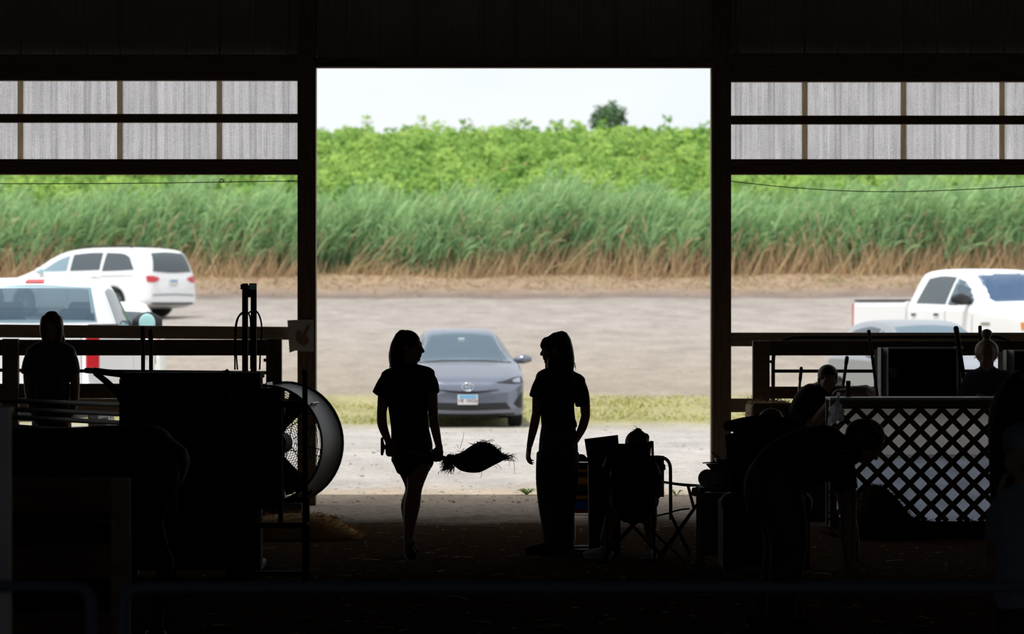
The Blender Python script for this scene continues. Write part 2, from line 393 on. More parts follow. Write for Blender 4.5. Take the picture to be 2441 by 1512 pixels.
vm = N('ShaderNodeVectorMath', operation='SCALE'); vm.inputs[0].default_value = (.83, .82, .855); L(md.outputs[0], vm.inputs['Scale'])
tr = N('ShaderNodeBsdfTranslucent'); L(vm.outputs[0], tr.inputs['Color'])
mx = N('ShaderNodeMixShader'); mx.inputs['Fac'].default_value = .93
b.inputs['Base Color'].default_value = (.3,.3,.3,1); b.inputs['Roughness'].default_value = .6
L(b.outputs['BSDF'], mx.inputs[1]); L(tr.outputs['BSDF'], mx.inputs[2]); L(mx.outputs['Shader'], out.inputs['Surface'])
mat('lap_strip', (.55,.48,.36), .7, c2=(.66,.58,.45), scale=12, stretch=(6,6,.5), trans=.93)
def wall_sheets(pa, pb, za, zb, yy, name, m, seams):
    """sheets between px pa..pb, meeting at the seam pixels"""
    e = [pa]+[s_ for s_ in seams if pa+6 < s_ < pb-6]+[pb]
    for a, c in zip(e[:-1], e[1:]): ribbed(wx(a), wx(c)+.012, za, zb, yy, name, m, wall, phase=wx(e[1]))
sl_ = [46+237.7*k for k in range(-9, 3)]; sr_ = [1920+235.5*k for k in range(0, 9)]
wall_sheets(XLp, 752, wz(140), EAVE, WD+.10, 'steel_sheet', MATS['sheet_steel'], sl_)
wall_sheets(752, 1699, wz(145), EAVE, WD+.10, 'steel_sheet', MATS['sheet_steel'], [752+237.7*k for k in range(1, 4)])
wall_sheets(1699, XRp, wz(140), EAVE, WD+.10, 'steel_sheet', MATS['sheet_steel'], sr_)
wall_sheets(XLp, 708, wz(400), wz(150), WD+.105, 'translucent_sheet', fg, sl_)
wall_sheets(1744, XRp, wz(400), wz(150), WD+.105, 'translucent_sheet', fg, sr_)
for s_ in sl_+sr_:
    if XLp < s_ < 700 or 1750 < s_ < XRp: 
        q = MB(); q.box2((wx(s_-6.5), WD+.072, wz(398)), (wx(s_+6.5), WD+.08, wz(180))); q.build('lap_strip', MATS['lap_strip'], wall)
# ================================================================ vegetation
def blades(base, tip, width, mid_off, c0, c1, segs=3):
    """n curved blades as quads; base/tip/mid_off (n,3), width (n,), colours (n,3) base and tip"""
    n = len(base); ts = np.linspace(0, 1, segs+1)
    axis = tip-base; sd = np.cross(axis, np.tile([[.15, 1.0, 0]], (n, 1))); sd /= np.linalg.norm(sd, axis=1)[:, None]+1e-9
    yaw = rng.uniform(-.7, .7, n)[:, None]; sd = sd*np.cos(yaw)+np.array([[0, 1, 0]])*np.sin(yaw)
    V_ = []; C_ = []
    for t_ in ts:
        ctr = base+axis*t_+mid_off*(4*t_*(1-t_))
        wv = (width*(1-.85*t_**1.5))[:, None]*.5
        V_ += [ctr-sd*wv, ctr+sd*wv]; c_ = c0*(1-t_)+c1*t_; C_ += [c_, c_]
    V_ = np.stack(V_, 1).reshape(-1, 3); C_ = np.stack(C_, 1).reshape(-1, 3)
    k = 2*(segs+1); b0 = (np.arange(n)*k)[:, None]
    Fq = np.concatenate([np.stack([b0[:, 0]+2*i, b0[:, 0]+2*i+1, b0[:, 0]+2*i+3, b0[:, 0]+2*i+2], 1) for i in range(segs)])
    return V_, Fq, C_
def np_mesh(name, parts, m, smooth=False):
    off = 0; Vs = []; Fs = []; Cs = []
    for v_, f_, c_ in parts: Vs.append(v_); Fs.append(f_+off); Cs.append(c_); off += len(v_)
    V_ = np.concatenate(Vs); F_ = np.concatenate(Fs); C_ = np.concatenate(Cs)
    me = bpy.data.meshes.new(name); me.vertices.add(len(V_)); me.vertices.foreach_set('co', V_.astype(np.float32).ravel())
    me.loops.add(F_.size); me.loops.foreach_set('vertex_index', F_.astype(np.int32).ravel())
    me.polygons.add(len(F_)); me.polygons.foreach_set('loop_start', np.arange(0, F_.size, 4, dtype=np.int32))
    me.update(calc_edges=True)
    at = me.color_attributes.new('Col', 'FLOAT_COLOR', 'POINT')
    at.data.foreach_set('color', np.hstack([np.clip(C_, 0, 1), np.ones((len(C_), 1))]).astype(np.float32).ravel())
    return link(name, me, m, smooth=smooth)
plant = mat('plant', (.2,.3,.1), .75, spec=.2, trans=.35, attr='Col')
U = rng.uniform
# --- reed wall ---------------------------------------------------------
n = 9000
cl_ = U(-24.5, 24.5, 330); bx = cl_[rng.integers(0, 330, n)]+rng.normal(0, .16, n); bx = np.where(U(0, 1, n) < .30, U(-24, 24, n), bx); DX = lambda x: np.interp(x, [-24,-17,-8,-6.3,-3,-1,3,7,12,24], [.8,.85,.75,.3,.22,.7,.95,1,.75,.6]); dryf = DX(bx); by = 124.2+np.abs(rng.normal(0, 1, n))*2.6+.5*np.sin(bx*.9)
bz = gz(bx, by); hh = (1.95+.22*np.sin(bx*.55+1)+.16*np.sin(bx*2.1)+rng.normal(0, .25, n))*np.where(U(0, 1, n) < .15, .6, 1)
lean = U(.12, .45, n)+.12*np.sin(bx*.8)
base = np.stack([bx, by, bz-.05], 1); top = base+np.stack([hh*lean, U(-.15, .1, n)*hh, hh], 1)
brown = np.array([.62, .46, .29]); dkbr = np.array([.36, .26, .17]); grn = np.array([.11, .27, .12]); lgrn = np.array([.42, .62, .31])
mixv = U(0, 1, (n, 1)); c0 = (brown*mixv+dkbr*(1-mixv))*dryf[:, None]+grn*(1-dryf[:, None]); c1 = grn*.9+U(-.02, .03, (n, 1))
parts = [blades(base, top, np.full(n, .035), np.stack([-.08*hh, 0*hh, 0*hh], 1), c0, c1, 4)]
for k_ in range(7):
    t_ = U(.28, 1.0, n)[:, None]; st_ = base+(top-base)*t_+np.stack([-.08*hh, 0*hh, 0*hh], 1)*(4*t_*(1-t_))
    ln = U(.45, 1.0, n); dirx = U(.1, 1.0, n)*np.where(U(0, 1, n) < .82, 1, -.6)
    tp = st_+np.stack([ln*dirx*.75, U(-.4, .2, n)*ln, ln*U(.15, .95, n)], 1)
    g = U(0, 1, (n, 1)); up_ = np.clip((t_-.3)/.6, 0, 1)
    g = .75*g+.25*np.sin(bx*3.1)[:, None]**2; tp_ = np.clip((t_-.75)/.25, 0, 1); cc = grn*(1-g)+lgrn*g; cc = cc*(1-.35*tp_)+np.array([.50, .66, .26])*.35*tp_; dry = (U(0, 1, (n, 1)) < (.34-.34*up_)*dryf[:, None]); cc = np.where(dry, brown*.95, cc)
    parts.append(blades(st_, tp, np.full(n, .055), np.stack([0*ln, 0*ln, .18*ln], 1), cc, cc*1.25, 3))
# dry broken stalks at the foot
m_ = 5200; bx = U(-24, 24, m_); by = 123.6+U(0, 1.8, m_)+.5*np.sin(bx*.9); h_ = U(.30, 1.35, m_)*(.15+.9*DX(bx))
base = np.stack([bx, by, gz(bx, by)-.05], 1); top = base+np.stack([h_*U(-.35, .75, m_), U(-.2, .1, m_), h_], 1)
cc = np.array([[.62, .46, .28]])*U(.55, 1.15, (m_, 1))
parts.append(blades(base, top, U(.03, .06, m_), np.zeros((m_, 3)), cc, cc, 2))
for (x_, ln_, ang_) in ((-4.3, 2.0, .95), (-5.2, 1.6, .8), (-3.2, 1.3, 1.1), (1.6, 1.5, .9), (-12.2, 1.7, .85), (13.5, 1.6, .6), (6.0, 1.4, .8), (-10.0, 2.0, .7)):
    k_ = 20; bx = x_+rng.normal(0, .22, k_); by = 124.0+U(0, 1.2, k_); a_ = ang_+rng.normal(0, .22, k_); l_ = ln_*U(.45, 1.1, k_)
    base = np.stack([bx, by, gz(bx, by)+.1], 1); top = base+np.stack([l_*np.sin(a_), U(-.2, .1, k_), l_*np.cos(a_)], 1); cc = np.array([[.62, .50, .30]])*U(.7, 1.1, (k_, 1))
    parts.append(blades(base, top, U(.03, .05, k_), np.stack([0*l_, 0*l_, .06*l_], 1), cc, cc, 3))
o = np_mesh('reed_bed', parts, plant); tag(o, 'tall band of blue-green reeds leaning right with dry brown stalks at the foot', 'reeds', kind='stuff')
# --- weedy bushes on the bank ------------------------------------------
nb = 2900; bx = U(-29, 29, nb); by = 130+U(0, 1, nb)**.9*60; bz = gz(bx, by); nl = 84
R_ = U(.4, .8, nb); Hh = U(.5, 1.35, nb)*np.where(U(0, 1, nb) < .06, 1.35, 1)
tone = U(0, 1, nb); th = U(0, 2*math.pi, (nb, nl)); rr = np.sqrt(U(0, 1, (nb, nl))); hz_ = U(.1, 1, (nb, nl))
px_ = bx[:, None]+rr*np.cos(th)*R_[:, None]*np.sqrt(1.05-hz_**2*.8); py_ = by[:, None]+rr*np.sin(th)*R_[:, None]*np.sqrt(1.05-hz_**2*.8); pz_ = bz[:, None]+hz_*Hh[:, None]
ctr = np.stack([px_, py_, pz_], -1).reshape(-1, 3); q_ = len(ctr)
nrm = np.stack([U(-.8, .8, q_), U(-1.0, .3, q_), U(.2, 1.0, q_)], 1); nrm /= np.linalg.norm(nrm, axis=1)[:, None]
a_ = np.cross(nrm, rng.normal(0, 1, (q_, 3))); a_ /= np.linalg.norm(a_, axis=1)[:, None]; b_ = np.cross(nrm, a_)
sz = U(.085, .18, q_)[:, None]
Vq = np.stack([ctr-a_*sz, ctr-b_*sz*.55, ctr+a_*sz, ctr+b_*sz*.55], 1).reshape(-1, 3)
Fq = np.arange(4*q_).reshape(-1, 4)
gA = np.array([.13, .29, .06]); gB = np.array([.44, .62, .15]); tn = np.repeat(tone, nl)[:, None]*.65+U(0, .35, (q_, 1))
cl = gA*(1-tn)+gB*tn; cl = np.where(U(0, 1, (q_, 1)) < .006, np.array([[.40, .34, .14]]), cl)
o = np_mesh('bank_weeds', [(Vq, Fq, np.repeat(cl, 4, 0))], plant); tag(o, 'bright green leafy weeds covering the bank up to the skyline', 'weeds', kind='stuff')
# --- dry mown grass under the reeds -------------------------------------
n = 17000; bx = U(-24, 24, n); by = 115.5+U(0, 1, n)*9; keep = U(0, 1, n) < .05+.75*np.clip((by-118)/5, 0, 1); bx = bx[keep]; by = by[keep]; n = len(bx)
h_ = U(.03, .13, n); base = np.stack([bx, by, gz(bx, by)-.02], 1); top = base+np.stack([U(-.2, .2, n), U(-.1, .1, n), h_], 1)
cc = np.array([[.52, .37, .24]])*U(.5, 1.2, (n, 1)); cc = np.where(U(0, 1, (n, 1)) < .12, np.array([[.27, .33, .09]]), cc)
o = np_mesh('dry_grass', [blades(base, top, U(.02, .05, n), np.zeros((n, 3)), cc, cc, 2)], plant); tag(o, 'dry tan cut grass along the foot of the reeds', 'grass', kind='stuff')
# --- yellow-green grass strip across the lot ----------------------------
n = 22000; bx = U(-17, 17, n); by = 60.3+U(0, 1, n)*6.2+.5*np.sin(bx*.7); keep = np.sin(bx*1.3+by*.8)*np.sin(bx*.5-by*1.1)+U(-.6, 1.0, n) > -.05; bx = bx[keep]; by = by[keep]; n = len(bx)
h_ = U(.02, .06, n); base = np.stack([bx, by, gz(bx, by)-.01], 1); top = base+np.stack([U(-.05, .05, n), U(-.03, .03, n), h_], 1)
cc = np.array([[.47, .45, .15]])*U(.6, 1.15, (n, 1))*np.where(U(0, 1, (n, 1)) < .3, np.array([[.75, .95, .6]]), 1)
o = np_mesh('grass_strip', [blades(base, top, U(.012, .03, n), np.zeros((n, 3)), cc, cc*1.1, 2)], plant); tag(o, 'low yellow-green grass strip across the lot behind the grey hatchback', 'grass', kind='stuff')
# --- distant shrub tree on the skyline ----------------------------------
TD = 190.0; tb = P(1450, 310, TD); tb.z = gz1(tb.x, TD)
tree = thing('tree', 'small dark green tree alone on the skyline above the bank', 'tree', tb)
q = MB(); q.limb([tb-V(0,0,.1), tb+V(.05,0,.8), tb+V(0,0,1.6)], [.11, .08, .04])
for k_ in range(5):
    a = k_*1.3; q.limb([tb+V(0,0,.6+.15*k_), tb+V(.5*math.cos(a), .5*math.sin(a), 1.3+.15*k_)], [.04, .015])
q.build('trunk', mat('bark', (.09,.07,.05), .9), tree, smooth=True)
q_ = 1500; u_ = rng.normal(0, 1, (q_, 3)); u_ /= np.linalg.norm(u_, axis=1)[:, None]; rad_ = U(.35, 1, q_)[:, None]**.5
rr_ = 1+.18*np.sin(u_[:, :1]*7)*np.cos(u_[:, 2:]*6)+.1*rng.normal(0, 1, (q_, 1))
ctr = np.array(tb)+np.array([0.0, 0, 1.65])+u_*rad_*rr_*np.array([.92, .92, .88])
nrm = u_+rng.normal(0, .6, (q_, 3)); nrm /= np.linalg.norm(nrm, axis=1)[:, None]
a_ = np.cross(nrm, rng.normal(0, 1, (q_, 3))); a_ /= np.linalg.norm(a_, axis=1)[:, None]; b_ = np.cross(nrm, a_); sz = U(.07, .13, q_)[:, None]
Vq = np.stack([ctr-a_*sz, ctr-b_*sz*.6, ctr+a_*sz, ctr+b_*sz*.6], 1).reshape(-1, 3)
cl = np.array([[.13, .23, .11]])*U(.6, 1.3, (q_, 1))
o = np_mesh('crown', [(Vq, np.arange(4*q_).reshape(-1, 4), np.repeat(cl, 4, 0))], plant); o.parent = tree; o.matrix_parent_inverse = Matrix.Translation(tb).inverted(); o['kind'] = 'stuff'
# --- small weeds by the threshold ---------------------------------------
def weed(px, py, label, n=26, r=.10, hgt=.12, seed=1):
    rg = np.random.default_rng(seed); d = F*H/(py-YH); c = P(px, py, d); c.z = gz1(c.x, d)
    root = thing('weed_plant', label, 'weed', c, group='weeds at the barn threshold')
    for k_ in range(n):
        a = rg.uniform(0, 6.28); L_ = rg.uniform(.4, 1)*r*1.4; up_ = rg.uniform(.3, 1)*hgt; wv = rg.uniform(.008, .016)
        q = MB(); p0 = c; d_ = V(math.cos(a), math.sin(a)*.8, 0); p1 = c+d_*L_*.6+V(0,0,up_); p2 = c+d_*L_+V(0,0,up_*.75); sd_ = V(-math.sin(a), math.cos(a), 0)*wv
        q.add([p0-sd_*.3, p0+sd_*.3, p1+sd_, p1-sd_, p2], [(0,1,2,3), (3,2,4)])
        q.build('leaf', mat('weed_leaf', (.20,.34,.07), .7, trans=.3, c2=(.30,.42,.10), scale=20), root, fix=False)
weed(1255, 1180, 'low green weed on the sunlit ground left of the girl in jeans', 24, .13, .07, 1)
weed(1290, 1182, 'tiny green weed touching the jeans of the girl in boots', 14, .06, .05, 2)
weed(668, 1178, 'bright green weed seen below the drum fan', 26, .16, .13, 3)
weed(1612, 1182, 'low weed on the lit ground right of the folding chairs', 16, .09, .06, 4)
# --- loose stones on the lot, litter on the floor ------------------------
def scatter(name, n, fn, sizes, cols, m, flat=.6, long=1.0):
    q_ = n; c = fn(n); sz = sizes(n)[:, None]; an = U(0, 6.28, n)
    ux = np.stack([np.cos(an), np.sin(an), 0*an], 1); uy = np.stack([-np.sin(an), np.cos(an), 0*an], 1); uz = np.array([[0, 0, 1.0]])
    lo = c-uz*sz*.2
    ring = [lo+(ux*long*math.cos(a)+uy*math.sin(a))*sz*U(.75, 1.2, (n, 1)) for a in (.3, 1.87, 3.44, 5.0)]
    top = [lo+uz*sz*flat+(ux*long*math.cos(a)+uy*math.sin(a))*sz*U(.35, .65, (n, 1)) for a in (.3, 1.87, 3.44, 5.0)]
    V_ = np.stack(ring+top, 1).reshape(-1, 3); b0 = np.arange(n)*8
    Fq = np.concatenate([np.stack([b0+i for i in q4], 1) for q4 in ((4,5,6,7), (0,1,5,4), (1,2,6,5), (2,3,7,6), (3,0,4,7))])
    return np_mesh(name, [(V_, Fq, np.repeat(cols(n), 8, 0))], m)
stone = mat('stone', (.3,.3,.3), .9, attr='Col')
def lotpts(n):
    y = 35.6+U(0, 1, n)**1.6*24; x = U(-8, 8, n)*(y/36); return np.stack([x, y, gz(x, y)], 1)
o = scatter('loose_stones', 5200, lotpts, lambda n: .008+.028*U(0, 1, n)**4, lambda n: np.array([[.42, .39, .36]])*U(.35, 1.25, (n, 1)), stone)
tag(o, 'grey pebbles strewn over the gravel lot outside the door', 'gravel', kind='stuff')
def flpts(n):
    y = 17+U(0, 1, n)*17.9; x = U(-5, 5, n)*(y/35); return np.stack([x, y, 0*x], 1)
o = scatter('bedding_litter', 2600, flpts, lambda n: .005+.014*U(0, 1, n)**3, lambda n: np.where(U(0, 1, (n, 1)) < .5, np.array([[.75, .71, .63]]), np.array([[.05, .04, .03]]))*U(.6, 1.2, (n, 1)), stone, .4, 1.8)
tag(o, 'wood chips and straw bits scattered over the barn floor', 'litter', kind='stuff')
n = 380; y = 18+U(0, 1, n)*17; x = U(-4.5, 4.5, n)*(y/35); an = U(0, 6.28, n); ln = U(.04, .16, n)
base = np.stack([x, y, 0*x+.006], 1); top = base+np.stack([np.cos(an)*ln, np.sin(an)*ln, U(0, .015, n)], 1); cc = np.array([[.40, .32, .19]])*U(.4, 1.1, (n, 1))
o = np_mesh('loose_straw', [blades(base, top, np.full(n, .006), np.stack([0*x, 0*x, 0*x+.006], 1), cc, cc, 2)], plant); tag(o, 'loose straw stems lying on the barn floor', 'straw', kind='stuff')
# ================================================================ vehicles (local: +Y is the car's front, X its right)
mat('paint_white', (.88,.89,.91), .22, spec=.6)
mat('paint_grey', (.20,.22,.28), .22, metal=.6, spec=.7)
mat('paint_silver', (.36,.38,.42), .28, metal=.5)
mat('trim_black', (.012,.012,.014), .5)
mat('tyre', (.018,.018,.018), .85)
mat('rim', (.55,.55,.56), .3, metal=.9)
mat('lamp_red', (.55,.02,.03), .2, spec=.8)
mat('lamp_clear', (.62,.66,.72), .12, spec=.9)
mat('lamp_amber', (.75,.22,.05), .25)
mat('chrome', (.75,.77,.80), .12, metal=1.0)
mat('seat_cloth', (.045,.048,.055), .9)
mat('plate_white', (.72,.72,.72), .5)
mat('plate_blue', (.16,.42,.68), .5)
mat('plate_ink', (.14,.05,.08), .6)
glass_mat('windscreen', (.17,.25,.33), .50)
glass_mat('windscreen_blue', (.055,.12,.25), .30)
glass_mat('tinted', (.05,.06,.075), .25)
glass_mat('mirror_glass', (.45,.78,.78), .0, .08)

def car_body(st, sub=8, nsec=44):
    """st rows: y, zb, zs, zt, wb, ws, wt"""
    D = catmull(st, sub); rings = []
    for y, zb, zs, zt, wb, ws, wt in D:
        h = max(zt-zs, .01); wm = max(wb, ws)
        half = [(0, zb), (.55*wb, zb), (.9*wb, zb), (wb, zb+.07), (wm*1.0, zb+(zs-zb)*.45), (ws*1.0, zs-.12*(zs-zb)), (ws*.985, zs), (ws*.55+wt*.45, zs+h*.40), (wt*1.0, zs+h*.84), (wt*.86, zs+h*.965), (wt*.5, zt-.003), (0, zt)]
        hs = catmull(half, 4)
        full = [(x, z) for x, z in hs]+[(-x, z) for x, z in hs[-2:0:-1]]
        rings.append([(x, y, z) for x, z in full])
    q = MB(); q.loft(rings); return q

class Car:
    def __init__(s, name, label, cat, loc, rz, st, paint, scale=1.0, wheels=None, wr=.33, track=.78, sub=8, extra=None):
        s.root = thing(name, label, cat, loc, rz, scale=scale); s.paint = paint
        q = car_body(st, sub)
        if extra: extra(q)
        me = q.mesh('body'); bm = bmesh.new(); bm.from_mesh(me); bmesh.ops.recalc_face_normals(bm, faces=bm.faces); bm.to_mesh(me); bm.free()
        s.wheels = wheels
        if wheels:
            o = bpy.data.objects.new('tmp', me); COL.objects.link(o)
            c = MB()
            for wy in wheels: c.cyl((-1.4, wy, wr+.02), (1.4, wy, wr+.02), wr+.055, 28)
            # keep the middle of the car closed: two short cutters for each axle
            c = MB()
            for wy in wheels:
                for sx in (-1, 1): c.cyl((sx*(track-.17), wy, wr+.02), (sx*1.4, wy, wr+.02), wr+.06, 28)
            cme = c.mesh('cut'); co = bpy.data.objects.new('cut', cme); COL.objects.link(co)
            bm = bmesh.new(); bm.from_mesh(cme); bmesh.ops.recalc_face_normals(bm, faces=bm.faces); bm.to_mesh(cme); bm.free()
            md_ = o.modifiers.new('b', 'BOOLEAN'); md_.object = co; md_.operation = 'DIFFERENCE'; md_.solver = 'EXACT'
            dg = bpy.context.evaluated_depsgraph_get(); me2 = bpy.data.meshes.new_from_object(o.evaluated_get(dg))
            bpy.data.objects.remove(o); bpy.data.objects.remove(co); me = me2; me.name = 'body'
        s.me = me; bm = bmesh.new(); bm.from_mesh(me); bm.verts.ensure_lookup_table()
        s.bvh = BVHTree.FromBMesh(bm); bm.free(); s.holes = []
        s.wr, s.track = wr, track
    def patch(s, name, m, top, bot, axis, off=.006, parent=None, nu=14, nv=8, hole=False, label=None, sm=True, curve=True):
        """surface patch between a top and a bottom polyline given in the plane seen along axis ('front','rear','left','right','top')"""
        n = max(len(top), len(bot))
        def rs(a):
            a = np.array(a, float)
            if len(a) > 2 and curve: a = catmull(a, 8)
            d_ = np.r_[0, np.cumsum(np.linalg.norm(np.diff(a, axis=0), axis=1))]; tt = np.linspace(0, d_[-1], nu+1)
            return np.stack([np.interp(tt, d_, a[:, 0]), np.interp(tt, d_, a[:, 1])], 1)
        A, B = rs(top), rs(bot); q = MB(); vs_ = []; ok = True
        o_, dv = {'front': (lambda u, v_: V(u, 5, v_), V(0,-1,0)), 'rear': (lambda u, v_: V(u, -5, v_), V(0,1,0)),
                  'right': (lambda u, v_: V(5, u, v_), V(-1,0,0)), 'left': (lambda u, v_: V(-5, u, v_), V(1,0,0)), 'top': (lambda u, v_: V(u, v_, 5), V(0,0,-1))}[axis]
        for i in range(nu+1):
            for j in range(nv+1):
                p = A[i]*(1-j/nv)+B[i]*(j/nv); hit = s.bvh.ray_cast(o_(*p), dv)
                vs_.append((hit[0]-dv*off) if hit[0] is not None else None)
        good = [k for k in vs_ if k is not None]
        if not good: return None
        last = good[0]
        for k, p in enumerate(vs_):
            if p is None: vs_[k] = last
            else: last = p
        fs = [(i*(nv+1)+j, (i+1)*(nv+1)+j, (i+1)*(nv+1)+j+1, i*(nv+1)+j+1) for i in range(nu) for j in range(nv)]
        q.add(vs_, fs); ob = q.build(name, m, parent or s.root, smooth=sm, world=False, label=label)
        if hole: s.holes.append((axis, np.vstack([A, B[::-1]])))
        return ob
    def finish(s, name='body'):
        me = s.me
        if s.holes:
            bm = bmesh.new(); bm.from_mesh(me); dele = []
            def inside(p, poly):
                x, y = p; c = False; j = len(poly)-1
                for i in range(len(poly)):
                    xi, yi = poly[i]; xj, yj = poly[j]
                    if (yi > y) != (yj > y) and x < (xj-xi)*(y-yi)/(yj-yi+1e-12)+xi: c = not c
                    j = i
                return c
            for axis, poly in s.holes:
                cen = poly.mean(0); poly = cen+(poly-cen)*np.array([.95, .88])
                for f in bm.faces:
                    c = f.calc_center_median()
                    if axis == 'front' and f.normal.y > .15 and inside((c.x, c.z), poly): dele.append(f)
                    elif axis == 'rear' and f.normal.y < -.15 and inside((c.x, c.z), poly): dele.append(f)
                    elif axis == 'right' and f.normal.x > .3 and inside((c.y, c.z), poly): dele.append(f)
                    elif axis == 'left' and f.normal.x < -.3 and inside((c.y, c.z), poly): dele.append(f)
            bmesh.ops.delete(bm, geom=list(set(dele)), context='FACES'); bm.to_mesh(me); bm.free()
        o = link(name, me, s.paint, s.root, smooth=True, world=False)
        o.modifiers.new('wn', 'EDGE_SPLIT').split_angle = math.radians(38)
        for wy in (s.wheels or []):
            for sx in (-1, 1):
                wr = s.wr; q = MB(); x0, x1 = sx*(s.track-.10), sx*(s.track+.10)
                q.loft([[(x, wy+r*math.cos(a), wr+r*math.sin(a)) for a in np.linspace(0, 6.283, 28, endpoint=False)] for x, r in ((x0, wr*.6), (x0, wr*.96), (x0+sx*.03, wr), (x1-sx*.03, wr), (x1, wr*.95), (x1, wr*.68), (x1-sx*.03, wr*.66))], cap=True)
                ty = q.build('wheel', MATS['tyre'], s.root, smooth=False, world=False)
                q = MB(); xr = x1-sx*.012
                q.torus((xr, wy, wr), wr*.66, .012, (1,0,0), 28, 6); q.cyl((xr-sx*.03, wy, wr), (xr+sx*.004, wy, wr), .055, 12)
                for k_ in range(10):
                    a = k_*math.pi/5; q.bar((xr-sx*.01, wy+.04*math.cos(a), wr+.04*math.sin(a)), (xr-sx*.006, wy+wr*.66*math.cos(a), wr+wr*.66*math.sin(a)), .02, .03, up=(1,0,0))
                q.build('rim', MATS['rim'], ty, world=False)
        return o
    def mirror(s, x, y, z, w_=.20, h_=.13, m=None, glass_back=True, arm=.12):
        for sx in (-1, 1):
            c = V(sx*(x+w_/2), y, z); q = MB(); q.limb([c-V(sx*w_*.5,0,h_*.1), c, c+V(sx*w_*.45,0,0)], [(.055, h_*.42), (.07, h_*.55), (.04, h_*.38)], side=(0,1,0), n=14)
            mo = q.build('side_mirror', m or s.paint, s.root, smooth=True, world=False)
            q = MB(); q.limb([V(sx*(x-arm), y-.02, z-h_*.55), c-V(sx*w_*.3,0,h_*.3)], [.022, .022]); q.build('mirror_arm', MATS['trim_black'], mo, smooth=True, world=False)
            if glass_back:
                q = MB(); q.ell(c-V(sx*.01, .062, 0), (w_*.42, .012, h_*.45)); q.build('mirror_glass', MATS['mirror_glass'], mo, smooth=True, world=False)
    def seats(s, ys, x=.37, z=.55, top=1.2, m='seat_cloth', head=True):
        for y in ys:
            for sx in (-1, 1):
                q = MB(); q.limb([V(sx*x, y+.22, z-.1), V(sx*x, y, z), V(sx*x, y-.14, top-.28)], [(.23, .09), (.24, .1), (.21, .06)], n=12)
                so = q.build('seat', MATS[m], s.root, smooth=True, world=False)
                if head:
                    q = MB(); q.limb([V(sx*x-.10, y-.17, top-.1), V(sx*x+.10, y-.17, top-.1)], [(.05, .075), (.05, .075)], side=(0,1,0)); q.build('headrest', MATS[m], so, smooth=True, world=False)

def plate(car, x, z, axis, text_bars=True, wdt=.305, hgt=.152):
    sy = 1 if axis == 'front' else -1
    hit = car.bvh.ray_cast(V(x, 5*sy, z), V(0,-sy,0)); y = hit[0].y+sy*.02
    q = MB(); q.box((x, y, z), (wdt, .012, hgt)); p = q.build('licence_plate', MATS['plate_white'], car.root, world=False, bevel=.004)
    q = MB(); q.box((x, y+sy*.008, z+hgt*.30), (wdt*.86, .004, hgt*.34)); q.build('plate_band', MATS['plate_blue'], p, world=False)
    if text_bars:
        cu = bpy.data.curves.new('plate_text', 'FONT'); cu.body = 'V8 10426'; cu.size = .075; cu.align_x = 'CENTER'; cu.align_y = 'CENTER'; cu.extrude = .001
        to = bpy.data.objects.new('t', cu); COL.objects.link(to); dg = bpy.context.evaluated_depsgraph_get(); me = bpy.data.meshes.new_from_object(to.evaluated_get(dg)); bpy.data.objects.remove(to)
        R = Matrix.Translation((x, y+sy*.009, z-hgt*.13)) @ Matrix.Rotation(math.pi if sy > 0 else 0, 4, 'Z') @ Matrix.Rotation(math.pi/2, 4, 'X')
        me.transform(R); link('plate_number', me, MATS['plate_ink'], p, world=False)

# ---- grey hatchback facing the barn -----------------------------------
PD = 58.2
st = [(2.28,.30,.50,.56,.40,.42,.30),(2.25,.22,.56,.66,.66,.66,.42),(2.16,.19,.66,.74,.80,.80,.55),(1.95,.18,.74,.81,.865,.865,.62),(1.5,.17,.84,.92,.88,.88,.66),(1.05,.17,.91,1.00,.88,.88,.67),(.80,.17,.94,1.07,.88,.88,.64),
      (.45,.17,.955,1.24,.88,.875,.60),(.05,.17,.96,1.41,.88,.87,.57),(-.35,.17,.97,1.485,.88,.87,.565),(-.8,.17,.98,1.49,.88,.87,.56),(-1.4,.18,1.0,1.43,.88,.86,.54),(-1.9,.22,1.02,1.26,.86,.83,.52),(-2.2,.32,1.0,1.08,.78,.76,.5),(-2.27,.45,.80,.86,.70,.68,.5)]
px0 = P(1109, 1020, PD)
prius = Car('hatchback_car', 'grey hatchback parked facing the barn between the two standing girls', 'car', (px0.x-.10, PD+2.2, gz1(px0.x, PD+2.2)), math.pi+math.radians(3.5), st, MATS['paint_grey'], wheels=(1.38,-1.32), wr=.315, track=.77, sub=9)
c = prius
ws_ = c.patch('windscreen', MATS['windscreen'], [(-.50,1.395),(-.25,1.43),(0,1.44),(.25,1.43),(.50,1.395)], [(-.715,.985),(-.4,1.005),(0,1.012),(.4,1.005),(.715,.985)], 'front', hole=True, nu=24, nv=12)
c.patch('cowl', MATS['trim_black'], [(-.74,.99),(-.4,1.01),(0,1.018),(.4,1.01),(.74,.99)], [(-.74,.965),(-.4,.985),(0,.993),(.4,.985),(.74,.965)], 'front', off=.010, nu=24, nv=2)
